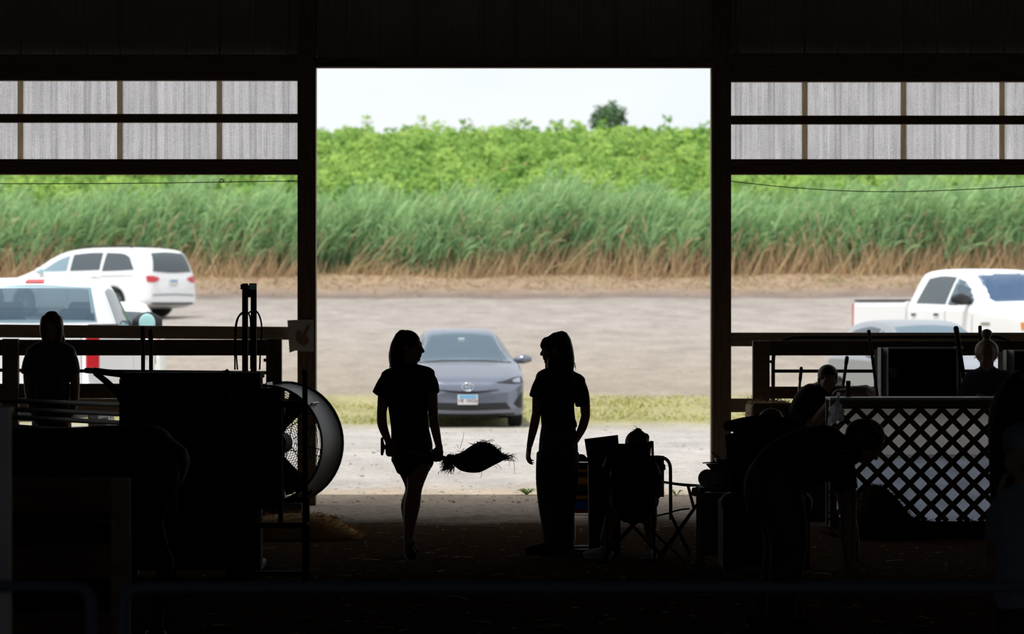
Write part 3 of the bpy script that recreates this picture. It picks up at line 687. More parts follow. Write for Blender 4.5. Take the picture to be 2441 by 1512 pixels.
for sx in (-1, 1):
    ax = 'right' if sx > 0 else 'left'
    c.patch('side_window', MATS['tinted'], [(.52,1.11),(.1,1.32),(-.3,1.40),(-.75,1.405),(-1.3,1.34)], [(.66,1.0),(.2,1.0),(-.3,1.01),(-.8,1.03),(-1.45,1.08)], ax, nu=24)
    hl = c.patch('headlamp', MATS['trim_black'], [(sx*.84,.78),(sx*.72,.765),(sx*.56,.715),(sx*.44,.695)], [(sx*.85,.68),(sx*.74,.67),(sx*.60,.675),(sx*.44,.690)], 'front', nu=14, off=.008)
    c.patch('lamp_lens', mat('lamp_smoke', (.20,.23,.28), .2, spec=.6), [(sx*.81,.765),(sx*.76,.755),(sx*.69,.73)], [(sx*.81,.69),(sx*.76,.688),(sx*.69,.70)], 'front', parent=hl, nu=10, off=.014)
    c.patch('fog_recess', MATS['trim_black'], [(sx*.845,.54),(sx*.80,.50),(sx*.72,.40)], [(sx*.83,.30),(sx*.78,.31),(sx*.70,.36)], 'front', nu=8, off=.008)
    c.patch('wheel_lip', MATS['trim_black'], [(1.76,.30),(1.68,.50),(1.38,.69),(1.08,.50),(1.0,.30)], [(1.72,.30),(1.65,.48),(1.38,.66),(1.11,.48),(1.04,.30)], ax, nu=24, nv=2)
c.patch('upper_grille', MATS['trim_black'], [(-.47,.585),(-.2,.565),(0,.555),(.2,.565),(.47,.585)], [(-.47,.575),(-.2,.535),(0,.52),(.2,.535),(.47,.575)], 'front', off=.008, nu=24, nv=3)
c.patch('lower_grille', MATS['trim_black'], [(-.58,.385),(0,.375),(.58,.385)], [(-.66,.285),(0,.265),(.66,.285)], 'front', off=.008, nu=20)
c.patch('chin_spoiler', MATS['trim_black'], [(-.72,.225),(0,.20),(.72,.225)], [(-.70,.19),(0,.185),(.70,.19)], 'front', off=.010, nu=20, nv=2)
plate(c, 0.0, .43, 'front')
# emblem: three interlocking ovals
hit = c.bvh.ray_cast(V(0,5,.625), V(0,-1,0))[0]; ey = hit.y+.028
def oval(q, cx, cz, a, b_, r, y):
    q.tube([V(cx+a*math.cos(t_), y, cz+b_*math.sin(t_)) for t_ in np.linspace(0, 2*math.pi, 29)], r, 6)
q = MB(); oval(q, 0, .62, .088, .060, .009, ey); oval(q, 0, .645, .055, .024, .007, ey); oval(q, 0, .622, .022, .052, .007, ey); q.build('emblem', MATS['chrome'], c.root, smooth=True, world=False)
q = MB(); q.loft([[(.084*math.cos(a), yy, .62+.056*math.sin(a)) for a in np.linspace(0, 6.283, 24, endpoint=False)] for yy in (ey-.05, ey-.008)]); q.build('emblem_disc', mat('emblem_blue', (.22,.34,.50), .2), c.root, world=False)
c.mirror(.86, .50, 1.02, .20, .13, glass_back=False)
c.seats((-.15, -1.0), .36, .55, 1.26)
q = MB(); q.box((0, .55, .90), (1.40, .45, .10)); q.build('dashboard', MATS['seat_cloth'], c.root, world=False, bevel=.03)
q = MB(); q.box((0, .17, 1.29), (.24, .03, .06)); q.build('rear_view_mirror', MATS['trim_black'], c.root, world=False, bevel=.01)
q = MB(); q.box((0, .25, 1.32), (.10, .012, .06)); q.build('toll_tag', MATS['plate_white'], c.root, world=False, bevel=.005)
for sx in (-1, 1):
    c.patch('wiper', MATS['trim_black'], [(sx*.05,1.02),(sx*.6,1.02)], [(sx*.05,1.012),(sx*.6,1.012)], 'front', off=.012, nu=6, nv=1)
c.finish()

# ---- white minivan -----------------------------------------------------
VD = 101.0
st = [(2.58,.35,.62,.70,.62,.62,.4),(2.50,.24,.74,.84,.80,.80,.5),(2.25,.21,.88,.97,.93,.93,.62),(1.75,.2,.99,1.09,.99,.99,.72),(1.35,.2,1.05,1.24,1.0,1.0,.74),(.85,.2,1.09,1.50,1.0,1.0,.74),(.40,.2,1.11,1.66,1.0,1.0,.74),(-.2,.2,1.12,1.735,1.0,1.0,.745),(-1.0,.2,1.11,1.75,1.0,1.0,.75),(-1.7,.2,1.10,1.735,1.0,1.0,.75),(-2.20,.24,1.08,1.68,.985,.975,.74),(-2.38,.28,1.05,1.58,.97,.95,.72),(-2.50,.31,.98,1.32,.94,.92,.72),(-2.58,.34,.80,.92,.86,.84,.7)]
vx = (-10.95); 
van = Car('minivan', 'white minivan parked at the far edge of the lot by the reeds', 'van', (vx, VD, gz1(vx, VD)), math.radians(90-35), st, MATS['paint_white'], scale=1.03, wheels=(1.55,-1.45), wr=.35, track=.86, sub=8)
c = van
for ax in ('left', 'right'):
    c.patch('front_window', MATS['windscreen'], [(1.0,1.19),(.55,1.44),(.15,1.57)], [(1.05,1.14),(.55,1.14),(.10,1.15)], ax, nu=14)
    c.patch('sliding_door_window', MATS['tinted'], [(.05,1.58),(-.5,1.62),(-.95,1.62)], [(.02,1.15),(-.5,1.16),(-.98,1.17)], ax, nu=14)
    c.patch('rear_side_window', MATS['tinted'], [(-1.05,1.62),(-1.6,1.59),(-1.85,1.50)], [(-1.05,1.14),(-1.6,1.15),(-2.1,1.17)], ax, nu=14)
    c.patch('door_track', MATS['trim_black'], [(-1.05,1.03),(-2.1,1.04)], [(-1.05,1.02),(-2.1,1.03)], ax, nu=8, nv=1)
    for y_ in (1.05, .08, -1.0): c.patch('door_gap', MATS['trim_black'], [(y_,1.10),(y_+.012,1.10)], [(y_,.35),(y_+.012,.35)], ax, nu=1, nv=6, off=.003)
    for y_ in (.28, -.75): c.patch('door_handle', MATS['paint_silver'], [(y_,.99),(y_-.18,.99)], [(y_,.96),(y_-.18,.96)], ax, nu=4, nv=2, off=.02)
c.patch('rear_window', MATS['tinted'], [(-.62,1.60),(0,1.63),(.62,1.60)], [(-.74,1.13),(0,1.10),(.74,1.13)], 'rear', nu=18)
for sx in (-1, 1): c.patch('tail_lamp', MATS['lamp_red'], [(sx*.93,1.03),(sx*.75,1.02),(sx*.52,.97)], [(sx*.93,.87),(sx*.75,.86),(sx*.60,.90)], 'rear', nu=10, off=.012)
c.patch('bumper_step', MATS['paint_silver'], [(-.8,.56),(0,.58),(.8,.56)], [(-.8,.52),(0,.54),(.8,.52)], 'rear', off=.012, nu=14, nv=2)
c.patch('diffuser', MATS['trim_black'], [(-.85,.36),(0,.36),(.85,.36)], [(-.82,.31),(0,.31),(.82,.31)], 'rear', off=.01, nu=14, nv=2)
plate(c, 0, .86, 'rear', False)
for sx in (-1, 1):
    q = MB(); q.tube([V(sx*.62, .1, 1.70), V(sx*.63, .0, 1.765), V(sx*.64, -1.6, 1.78), V(sx*.63, -1.75, 1.72)], .018, 6, 3); q.build('roof_rail', MATS['trim_black'], c.root, smooth=True, world=False)
c.mirror(.99, .95, 1.16, .2, .16)
c.finish()

# ---- pickups: cab loft + cargo bed -------------------------------------
def pickup(name, label, loc, rz, scale, wheels, mir=(.24, .26)):
    # cab and nose
    st = [(2.95,.40,.78,.86,.80,.80,.6),(2.90,.36,.98,1.10,.93,.93,.7),(2.6,.36,1.10,1.22,1.0,1.0,.78),(1.9,.36,1.16,1.30,1.01,1.01,.82),(1.50,.36,1.20,1.36,1.01,1.0,.80),(1.2,.36,1.23,1.56,1.01,1.0,.76),(.85,.36,1.25,1.80,1.01,1.0,.74),(.4,.36,1.26,1.93,1.01,1.0,.74),(-.2,.36,1.27,1.96,1.01,1.0,.745),(-.75,.36,1.27,1.94,1.01,.99,.74),(-.98,.38,1.27,1.86,1.0,.985,.73),(-1.06,.42,1.26,1.60,.99,.975,.77),(-1.08,.5,1.10,1.28,.97,.96,.8)]
    c = Car(name, label, 'pickup truck', loc, rz, st, MATS['paint_white'], scale, wheels=None, wr=.40, track=.88, sub=7)
    for ax in ('left', 'right'):
        c.patch('front_door_window', MATS['windscreen'], [(1.05,1.42),(.7,1.68),(.35,1.80)], [(1.08,1.33),(.7,1.32),(.28,1.33)], ax, nu=14, hole=True)
        c.patch('rear_door_window', MATS['tinted'], [(.28,1.81),(-.2,1.83),(-.62,1.79)], [(.22,1.33),(-.2,1.34),(-.80,1.35)], ax, nu=14)
        for y_ in (.06, -.72): c.patch('door_handle', MATS['trim_black'], [(y_,1.17),(y_-.16,1.17)], [(y_,1.13),(y_-.16,1.13)], ax, nu=4, nv=2, off=.02)
        for y_ in (1.15, .25): c.patch('door_gap', MATS['trim_black'], [(y_,1.22),(y_+.012,1.22)], [(y_,.45),(y_+.012,.45)], ax, nu=1, nv=5, off=.003)
        c.patch('badge', MATS['chrome'], [(1.75,1.02),(1.45,1.02)], [(1.75,.97),(1.45,.97)], ax, nu=3, nv=1, off=.008)
    c.patch('windscreen', MATS['windscreen_blue'], [(-.64,1.86),(0,1.90),(.64,1.86)], [(-.80,1.37),(0,1.39),(.80,1.37)], 'front', nu=18, nv=10, hole=True)
    c.patch('rear_window', MATS['windscreen'], [(-.66,1.84),(0,1.87),(.66,1.84)], [(-.74,1.44),(0,1.43),(.74,1.44)], 'rear', nu=18, nv=10, hole=True)
    c.patch('brake_lamp', MATS['lamp_red'], [(-.10,1.935),(.10,1.935)], [(-.11,1.895),(.11,1.895)], 'rear', nu=4, nv=2, off=.02)
    for sx in (-1, 1):
        hl = c.patch('headlamp', MATS['lamp_clear'], [(sx*.92,1.03),(sx*.78,1.05),(sx*.60,1.05)], [(sx*.92,.86),(sx*.78,.84),(sx*.60,.86)], 'front', nu=10, off=.012)
        c.patch('side_marker', MATS['lamp_amber'], [(2.86,1.03),(2.70,1.02)], [(2.86,.90),(2.72,.90)], 'right' if sx > 0 else 'left', parent=hl, nu=4, nv=3, off=.012)
    c.patch('grille', MATS['chrome'], [(-.52,1.08),(0,1.10),(.52,1.08)], [(-.50,.74),(0,.73),(.50,.74)], 'front', nu=14, off=.012)
    c.patch('bumper', MATS['chrome'], [(-.9,.66),(0,.67),(.9,.66)], [(-.9,.46),(0,.45),(.9,.46)], 'front', nu=14, off=.03)
    c.mirror(.98, .98, 1.42, mir[0], mir[1], m=MATS['trim_black'])
    c.seats((.15,), .42, .85, 1.70); c.seats((-.65,), .42, .85, 1.62)
    c.wheels = wheels; c.finish('cab')
    # cargo bed
    q = MB()
    for sx in (-1, 1):
        q.loft([[(sx*x, y, z) for x, z in ((.80,.62),(.995,.50),(1.01,.80),(1.0,1.30),(.97,1.385),(.90,1.39),(.87,1.36),(.87,.70))] for y in (-1.12, -2.0, -2.92)])
    q.box((0, -2.0, .68), (1.75, 1.84, .06)); q.box((0, -1.14, 1.0), (1.75, .04, .70))
    bed = q.build('cargo_bed', MATS['paint_white'], c.root, world=False, bevel=.012)
    q = MB(); q.box((0, -2.94, 1.03), (1.62, .06, .68)); tg = q.build('tailgate', MATS['paint_white'], c.root, world=False, bevel=.02)
    q = MB(); q.box((0, -2.98, 1.18), (.26, .02, .07)); q.build('handle', MATS['trim_black'], tg, world=False, bevel=.005)
    q = MB()
    for sx in (-1, 1): q.box((sx*.93, -2.02, 1.405), (.13, 1.78, .03))
    q.build('rail_cap', MATS['trim_black'], bed, world=False, bevel=.008)
    q = MB(); q.box((0, -3.02, .62), (1.95, .14, .20)); q.build('rear_bumper', MATS['chrome'], c.root, world=False, bevel=.02)
    for sx in (-1, 1):
        q = MB(); q.box((sx*.925, -2.945, 1.14), (.15, .08, .42)); q.build('tail_lamp', MATS['lamp_red'], c.root, world=False, bevel=.02)
        q = MB(); q.box((sx*.94, -2.0, .50), (.10, 1.9, .25)); q.build('lower_panel', MATS['trim_black'], c.root, world=False)
    q = MB(); q.box((0, 0, .40), (1.2, 5.4, .12)); q.build('chassis', MATS['trim_black'], c.root, world=False)
    return c
LT = P(97, 1060, 48.4)
pickup('pickup_truck', 'white pickup seen from behind just outside the left pen fence', (LT.x+.20, 47.3, gz1(LT.x, 47.3)), math.radians(-1.0), 1.045, (1.95,-1.85))
RT = P(2350, 800, 72)
pickup('pickup_truck', 'white crew-cab pickup parked beyond the right fence with its bed to the left', (RT.x, 72, gz1(RT.x, 72)), math.radians(-90-65), 1.06, (1.95,-1.85), (.30, .19))

# ---- crossover cars mostly hidden by the fences ------------------------
def crossover(label, loc, rz, paint, hs=1.0):
    st = [(2.20,.32,.60,.66,.55,.55,.4),(2.14,.24,.78,.88,.78,.78,.5),(1.85,.21,.90,1.0,.88,.88,.62),(1.35,.2,.98,1.09,.90,.90,.66),(.95,.2,1.02,1.20,.90,.90,.66),(.45,.2,1.04,1.46,.90,.90,.63),(0,.2,1.05,1.60,.90,.90,.625),(-.6,.2,1.06,1.64,.90,.90,.63),(-1.3,.2,1.06,1.61,.90,.89,.63),(-1.8,.23,1.05,1.50,.89,.87,.61),(-2.05,.28,1.0,1.25,.86,.84,.6),(-2.18,.36,.82,.92,.80,.78,.6)]
    c = Car('crossover_car', label, 'car', loc, rz, st, paint, hs, wheels=(1.35,-1.35), wr=.34, track=.78, sub=7)
    c.patch('windscreen', MATS['windscreen'], [(-.54,1.53),(0,1.56),(.54,1.53)], [(-.72,1.12),(0,1.14),(.72,1.12)], 'front', nu=18, nv=10)
    c.patch('rear_window', MATS['tinted'], [(-.53,1.52),(0,1.55),(.53,1.52)], [(-.66,1.14),(0,1.13),(.66,1.14)], 'rear', nu=18)
    for sx in (-1, 1):
        ax = 'right' if sx > 0 else 'left'
        c.patch('front_window', MATS['windscreen'], [(.62,1.18),(.35,1.36),(.0,1.49)], [(.70,1.09),(.35,1.09),(-.05,1.10)], ax, nu=14)
        c.patch('rear_side_window', MATS['tinted'], [(-.08,1.50),(-.6,1.53),(-1.25,1.47)], [(-.12,1.10),(-.6,1.11),(-1.5,1.15)], ax, nu=14)
        c.patch('tail_lamp', MATS['lamp_red'], [(sx*.80,1.08),(sx*.62,1.05)], [(sx*.82,.90),(sx*.64,.92)], 'rear', nu=6, off=.012)
        c.patch('headlamp', MATS['lamp_clear'], [(sx*.82,.88),(sx*.70,.87),(sx*.52,.82)], [(sx*.82,.74),(sx*.70,.73),(sx*.55,.74)], 'front', nu=8, off=.012)
    c.patch('grille', MATS['trim_black'], [(-.45,.80),(0,.82),(.45,.80)], [(-.40,.62),(0,.60),(.40,.62)], 'front', nu=12, off=.01)
    c.mirror(.89, .62, 1.12, .22, .16, glass_back=False)
    c.finish(); return c
a = P(2225, 1000, 57.5); crossover('silver-blue car with only its roof and mirror showing over the right fence', (a.x, 59.0, gz1(a.x, 59)), math.radians(180+14), MATS['paint_silver'])
a = P(225, 1000, 62.0); crossover('white car glimpsed between the near pickup and its wing mirror', (a.x, 64.0, gz1(a.x, 64)+.0), math.radians(6), MATS['paint_white'], 1.07)
# ================================================================ people
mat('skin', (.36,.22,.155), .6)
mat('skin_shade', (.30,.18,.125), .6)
mat('hair_dark', (.030,.018,.011), .6, c2=(.05,.03,.018), scale=40)
mat('hair_brown', (.12,.065,.03), .55, c2=(.18,.10,.05), scale=40)
mat('hair_blond', (.26,.18,.09), .55, c2=(.34,.24,.13), scale=40)
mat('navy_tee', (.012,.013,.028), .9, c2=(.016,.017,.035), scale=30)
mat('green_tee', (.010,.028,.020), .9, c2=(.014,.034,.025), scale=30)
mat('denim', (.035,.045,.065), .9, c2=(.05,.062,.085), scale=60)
mat('dark_shorts', (.015,.012,.012), .9)
mat('leather', (.025,.017,.012), .95, spec=.1)
mat('grey_tee', (.045,.05,.06), .9, c2=(.055,.06,.072), scale=30)
mat('blue_shirt', (.27,.33,.46), .9, c2=(.31,.37,.50), scale=30)
mat('blue_cap', (.24,.28,.44), .85, c2=(.28,.32,.48), scale=30)
mat('hoodie', (.06,.07,.10), .95, c2=(.075,.085,.12), scale=30)
mat('white_rubber', (.55,.56,.60), .6)

def nrm(v_): return Vector(v_).normalized()
def head_mb(q, c, fwd, up, k=1.0):
    fwd = nrm(fwd); up = nrm(Vector(up)-fwd*Vector(up).dot(fwd)); sd = fwd.cross(up).normalized(); A = (sd, fwd, up); c = Vector(c)
    def e(s_, f_, u_, r): q.ell(c+(sd*s_+fwd*f_+up*u_)*k, tuple(x*k for x in r), A, 18, 12)
    e(0, -.014, .028, (.074, .092, .082)); e(0, .020, -.028, (.061, .066, .080)); e(0, .014, -.062, (.053, .055, .042))
    e(0, .066, -.092, (.022, .019, .017)); e(0, .072, .024, (.048, .018, .014)); e(0, .083, -.056, (.023, .012, .008)); e(0, .080, -.069, (.020, .012, .008))
    e(0, .076, -.048, (.030, .014, .022))
    for s_ in (-1, 1):
        e(s_*.073, -.008, -.012, (.010, .021, .032)); e(s_*.031, .066, -.030, (.024, .020, .020)); e(s_*.030, .080, .004, (.013, .010, .008))
    q.limb([c+(fwd*.083+up*.008)*k, c+(fwd*.097-up*.016)*k, c+(fwd*.106-up*.033)*k], [.008*k, .010*k, .011*k], n=8, sub=2)
    e(-.009, .092, -.036, (.009, .010, .007)); e(.009, .092, -.036, (.009, .010, .007))
    return sd

def hand_mb(q, wrist, d_, palm, thumb, curl=.35, k=1.0, spread=.0):
    """palm: direction the palm faces; thumb: +1/-1 side along d x palm"""
    d_ = nrm(d_); palm = nrm(Vector(palm)-d_*Vector(palm).dot(d_)); ac = d_.cross(palm).normalized()*thumb; w0 = Vector(wrist)
    q.limb([w0-d_*.01*k, w0+d_*.035*k, w0+d_*.085*k], [(.025*k, .018*k), (.036*k, .016*k), (.040*k, .013*k)], side=ac, n=12)
    ln = (.070, .078, .073, .057)
    for i in range(4):
        off = .029-.0195*i; p = w0+d_*(.085-.004*abs(i-1))*k+ac*off*k; pts = [p-d_*.012*k, p]; a = curl*.6; dd = d_
        for j, fr in enumerate((.45, .31, .24)):
            dr = d_*math.cos(a)+palm*math.sin(a)+ac*spread*(1.2-i)*.1; p = p+dr*ln[i]*fr*k; pts.append(p); a += curl*(1.0+.12*i)
        q.limb(pts, [.0095*k, .0092*k, .0085*k, .0078*k, .0062*k], n=8, sub=2)
    b = w0+d_*.020*k+ac*.026*k; p1 = b+(d_*.034+ac*.026+palm*.012)*k; p2 = p1+(d_*.028+ac*.006+palm*.016*(1+curl))*k
    q.limb([w0+d_*.01*k, b, p1, p2], [.014*k, .0125*k, .0105*k, .0075*k], n=8, sub=2)

def strands(q, starts, ends, r=.003, sag=.01, n=5):
    for a, b in zip(starts, ends):
        a = Vector(a); b = Vector(b); m_ = (a+b)/2+V(random.uniform(-sag, sag), random.uniform(-sag, sag), random.uniform(-sag, sag))
        q.limb([a, m_, b], [r, r, r*.4], n=n, sub=2, round_ends=False)

def shoe(root, ank, toe, k=1.0, m='leather', name='shoe', hi=.06, sole='black_rubber'):
    """ankle point (on the ground plane below) and toe direction"""
    a = Vector(ank); f_ = nrm(Vector(toe)-a); f_.z = 0; f_ = nrm(f_); sd = V(-f_.y, f_.x, 0); z0 = a.z
    q = MB(); q.limb([a-f_*.065*k+V(0,0,.045*k), a+f_*.02*k+V(0,0,.05*k), a+f_*.10*k+V(0,0,.042*k), a+f_*.175*k+V(0,0,.032*k)], [(.036*k, .04*k), (.04*k, .045*k), (.046*k, .036*k), (.036*k, .026*k)], side=sd, n=14)
    q.limb([a-f_*.01*k+V(0,0,.05*k), a-f_*.012*k+V(0,0,(.05+hi)*k)], [(.04*k, .045*k), (.042*k, .046*k)], side=sd)
    o = link(name, fuse(q, .007, 2, name), MATS[m], root, smooth=True)
    q = MB(); n = 20; ol = []
    for i in range(n):
        t_ = 2*math.pi*i/n; ff = math.cos(t_); wv = .047 if ff > 0 else .040
        ol.append((.055+.135*ff, wv*math.sin(t_)))
    q.loft([[a+f_*(u*s_)*k+sd*(v_*s_)*k+V(0,0,z) for u, v_ in ol] for z, s_ in ((.0, .97), (.004, 1), (.024, 1), (.026, .95))]); q.build('sole', MATS[sole], o)
    return o

def yoke(q, a, n_, b_, r=.045, rn=.058):
    a = Vector(a); b_ = Vector(b_); n_ = Vector(n_)
    q.limb([a, (a+n_)/2+V(0,0,.006), n_, (b_+n_)/2+V(0,0,.006), b_], [(r*1.1, r), (r*1.3, r), (rn*1.25, rn*.9), (r*1.3, r), (r*1.1, r)], side=(0,1,0), n=14)
def torso_mb(q, pts, rad, side): q.limb(pts, rad, side=side, n=20, sub=4)

# ---------------------------------------------------------------- girl with the scoop shovel
def girl_shovel():
    d = 27.74; X = lambda px, py, dd=0: P(px, py, d, dd)
    root = thing('person', 'girl in a dark tee and shorts carrying a loaded scoop shovel in the doorway', 'person', (X(977, 1330).x, d, 0))
    sd = V(1, .12, 0); q = MB()
    torso_mb(q, [X(985,1098), X(983,1078), X(978,1030), X(973,975), X(971,925), X(973,893), X(977,878)], [(.125,.11), (.142,.115), (.125,.098), (.132,.10), (.148,.102), (.10,.075), (.06,.06)], sd)
    q.limb([X(976,890), X(979,868,-.01), X(979,845,-.01)], [.054, .049, .05])
    head_mb(q, X(976,826,-.01), (1, -.22, -.04), (0,0,1), 1.0)
    # arms
    q.limb([X(930,896), X(917,930,-.0), X(910,985,.02)], [.05, .046, .036]); q.limb([X(910,985,.02), X(912,1015,-.02), X(927,1056,-.10)], [.037, .036, .024])
    q.limb([X(1016,892), X(1028,930), X(1033,990,.03)], [.048, .043, .036]); q.limb([X(1033,990,.03), X(1038,1025,-.02), X(1047,1068,-.08)], [.036, .034, .024])
    # legs: near leg carries the weight, the other one is just behind it
    q.limb([X(1004,1085), X(996,1120,-.03), X(988,1165,-.05), X(982,1205,-.03), X(975,1262,-.04), X(974,1302,-.05)], [.098, .082, .056, .060, .042, .036], sub=5)
    q.limb([X(962,1085), X(976,1122,.02), X(984,1165,.04), X(975,1205,.12), X(976,1250,.24), X(977,1290,.30)], [.095, .078, .055, .060, .042, .036], sub=5)
    q.limb([X(974,1304,-.05), X(975,1318,-.06)], [.036, .034])
    # hands round the handle
    hand_mb(q, X(927,1054,-.10), V(.18,-.18,-1), V(.2,-1,-.1), -1, 1.25)
    hand_mb(q, X(1047,1066,-.08), V(-.12,-.2,-1), V(-.1,-1,-.1), 1, 1.25)
    yoke(q, X(926,898), X(976,886), X(1019,893), .044, .056)
    link('body', fuse(q, .0065, 4, 'body'), MATS['skin'], root, smooth=True)
    # tee
    q = MB(); torso_mb(q, [X(982,1080), X(981,1060), X(977,1020), X(973,975), X(971,930), X(972,900), X(976,880)], [(.150,.125), (.152,.124), (.138,.112), (.143,.112), (.160,.112), (.125,.086), (.07,.07)], sd)
    q.limb([X(938,893), X(921,915), X(905,944,.01)], [.062, .066, .062], round_ends=False); q.limb([X(1008,890), X(1025,912), X(1031,938,.02)], [.058, .058, .054], round_ends=False)
    yoke(q, X(926,898), X(976,886), X(1019,893), 0.056, 0.066)
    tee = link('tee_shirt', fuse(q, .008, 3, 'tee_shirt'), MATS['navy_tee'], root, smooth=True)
    # cow print on the chest
    cow = [(965,925),(982,922),(996,921),(1004,919),(1010,922),(1008,932),(1004,935),(1002,947),(999,947),(998,938),(985,939),(984,948),(981,948),(980,940),(972,940),(971,951),(968,951),(966,938)]
    q = MB(); fn = lambda u, v_, dd: X(u, v_, -.128+dd); q.prism([(u-6, v_) for u, v_ in cow], 0, .012, fn); q.build('shirt_print', mat('print_grey', (.05,.05,.055), .9), tee)
    # shorts
    q = MB(); torso_mb(q, [X(984,1098), X(983,1080), X(982,1062)], [(.150,.128), (.150,.128), (.135,.115)], sd)
    q.limb([X(1003,1085), X(1000,1108,-.02)], [.106, .098], round_ends=False); q.limb([X(963,1085), X(971,1106,.02)], [.103, .094], round_ends=False)
    link('shorts', fuse(q, .009, 3, 'shorts'), MATS['dark_shorts'], root, smooth=True)
    # hair: drawn back in a loose tail
    q = MB(); c = X(976,826,-.01); A = (V(.2,1,0).normalized(), nrm((1,-.2,0)), V(0,0,1))
    q.ell(c+V(-.018,.004,.03), (.083, .098, .089), A, 20, 12)
    q.limb([X(960,806), X(948,828,.0), X(943,850,-.01), X(941,878,-.02)], [(.060,.07), (.056,.07), (.046,.055), (.030,.035)])
    q.limb([X(950,812,.0), X(935,842,.0), X(932,872,.01)], [.032, .026, .012]); q.limb([X(962,830,.02), X(958,858,.03), X(950,884,.03)], [(.04,.05), (.034,.045), (.03,.03)])
    hm = fuse(q, .007, 3, 'hair')
    hair = link('hair', hm, MATS['hair_dark'], root, smooth=True)
    q = MB(); strands(q, [X(940+random.uniform(-8,6), 845, random.uniform(-.03,.05)) for _ in range(26)], [X(934+random.uniform(-7,14), 872+random.uniform(-2,14), random.uniform(-.03,.05)) for _ in range(26)], .0028); o = q.build('hair_strands', MATS['hair_dark'], hair); o['kind'] = 'stuff'
    a = X(975,1330,-.05); a.z = 0; shoe(root, a, a+V(.10,-.6,0), .98, 'leather')
    a = X(977,1322,.30); a.z = 0; shoe(root, a, a+V(.15,-.6,0), .98, 'leather')
    # ---- shovel ----
    sh = thing('scoop_shovel', 'scoop shovel held level by the girl in shorts', 'shovel', X(1050,1092,-.12))
    h0, h1 = X(918,1066,-.22), X(1075,1096,-.10)
    q = MB(); q.limb([h0, (h0+h1)/2, h1], [.016, .016, .018], n=10); q.build('handle', MATS['old_wood'], sh, smooth=True)
    q = MB(); q.tube([h0+V(-.01,0,0), h0+V(-.02,.0,.045), h0+V(-.02,-.05,.06), h0+V(-.02,-.07,0), h0+V(-.02,-.05,-.05), h0+V(-.01,0,0)], .010, 8, 3); q.build('grip', MATS['black_rubber'], sh, smooth=True)
    # blade: a deep curved pan, seen side-on
    q = MB(); prof = [(1072,1100), (1084,1112), (1098,1122), (1118,1127), (1140,1127), (1152,1123), (1175,1111), (1200,1098), (1222,1084)]
    pr = catmull([(a_, b_) for a_, b_ in prof], 3); rows = []
    for i, (u, v_) in enumerate(pr):
        t_ = i/(len(pr)-1); hw = .10+.07*min(1, t_*3)-.01*t_; lift = (22*math.sin(math.pi*min(1, t_*1.02))+2)*(1-t_*.7)
        rows.append([X(u, v_-lift*1.25, -.12-hw), X(u, v_-lift*.45, -.12-hw*.98), X(u, v_, -.12-hw*.8), X(u, v_, -.12), X(u, v_, -.12+hw*.8), X(u, v_-lift*.45, -.12+hw*.98), X(u, v_-lift*1.25, -.12+hw)])
    q.loft(rows, cap=False, close=False); o = q.build('blade', MATS['dark_steel'], sh, smooth=True); sdm = o.modifiers.new('t', 'SOLIDIFY'); sdm.thickness = .003
    # load of straw and muck
    q = MB()
    tb_ = [(1074,1092,1101), (1090,1082,1115), (1110,1074,1124), (1130,1063,1125), (1150,1053,1122), (1165,1057,1114), (1182,1069,1106), (1198,1082,1098), (1212,1086,1090)]
    q.limb([X(u, (a_+b_)/2, -.12) for u, a_, b_ in tb_], [(.05+.10*math.sin(math.pi*min(1, .1+i_/8)), S((b_-a_)/2, d)) for i_, (u, a_, b_) in enumerate(tb_)], side=(0,1,0), n=18, sub=3)
    q.limb([X(1072,1092,-.12), X(1066,1108,-.12), X(1060,1118,-.13)], [(.04,.03), (.05,.025), (.03,.012)], side=(0,1,0))
    base = fuse(q, .012, 2, 'muck'); o = link('muck_load', base, mat('muck', (.05,.035,.022), .95, c2=(.09,.065,.04), scale=40, bump=.5), None, smooth=True)
    tag(o, 'load of straw and manure heaped on the shovel blade', 'manure')
    q = MB()
    prof_t = catmull([(1074,1094), (1090,1082), (1115,1072), (1135,1060), (1150,1052), (1165,1056), (1182,1068), (1200,1083), (1216,1086)], 6)
    for _ in range(420):
        u, v_ = prof_t[random.randrange(len(prof_t))]; a = X(u+random.uniform(-6,6), v_+random.uniform(0,14), -.12+random.uniform(-.1,.1)); ang = random.uniform(-.6, 3.7); L_ = random.uniform(.015, .055)
        b_ = a+V(math.cos(ang)*L_, random.uniform(-.02,.02), math.sin(ang)*L_*.55); q.limb([a, (a+b_)/2+V(0,0,random.uniform(-.006,.008)), b_], [.0022, .002, .001], n=4, sub=1, round_ends=False)
    for _ in range(150):
        a = X(random.uniform(1058,1084), random.uniform(1096,1116), -.12+random.uniform(-.06,.06)); b_ = a+V(random.uniform(-.05,.01), random.uniform(-.02,.02), random.uniform(-.06,.0)); q.limb([a, b_], [.0024, .001], n=4, sub=1, round_ends=False)
    for (a0, b0) in (((1096,1070),(1106,1030)), ((1220,1087),(1236,1100)), ((1220,1087),(1227,1130)), ((1210,1092),(1214,1112)), ((1184,1107),(1195,1121)), ((1148,1126),(1145,1140)), ((1098,1122),(1091,1130)), ((1045,1132),(1043,1126)), ((1168,1055),(1180,1050)), ((1160,1053),(1175,1046)), ((1175,1060),(1195,1066)), ((1092,1068),(1086,1060)), ((1178,1112),(1184,1118))):
        a = X(*a0, -.12); b_ = X(*b0, -.12); m_ = (a+b_)/2+V(.006, 0, .004); q.limb([a, m_, b_], [.0016, .0014, .0008], n=4, sub=3, round_ends=False)
    s_ = q.build('straw_stems', mat('straw_dark', (.16,.115,.06), .9), o); s_['kind'] = 'stuff'
girl_shovel()

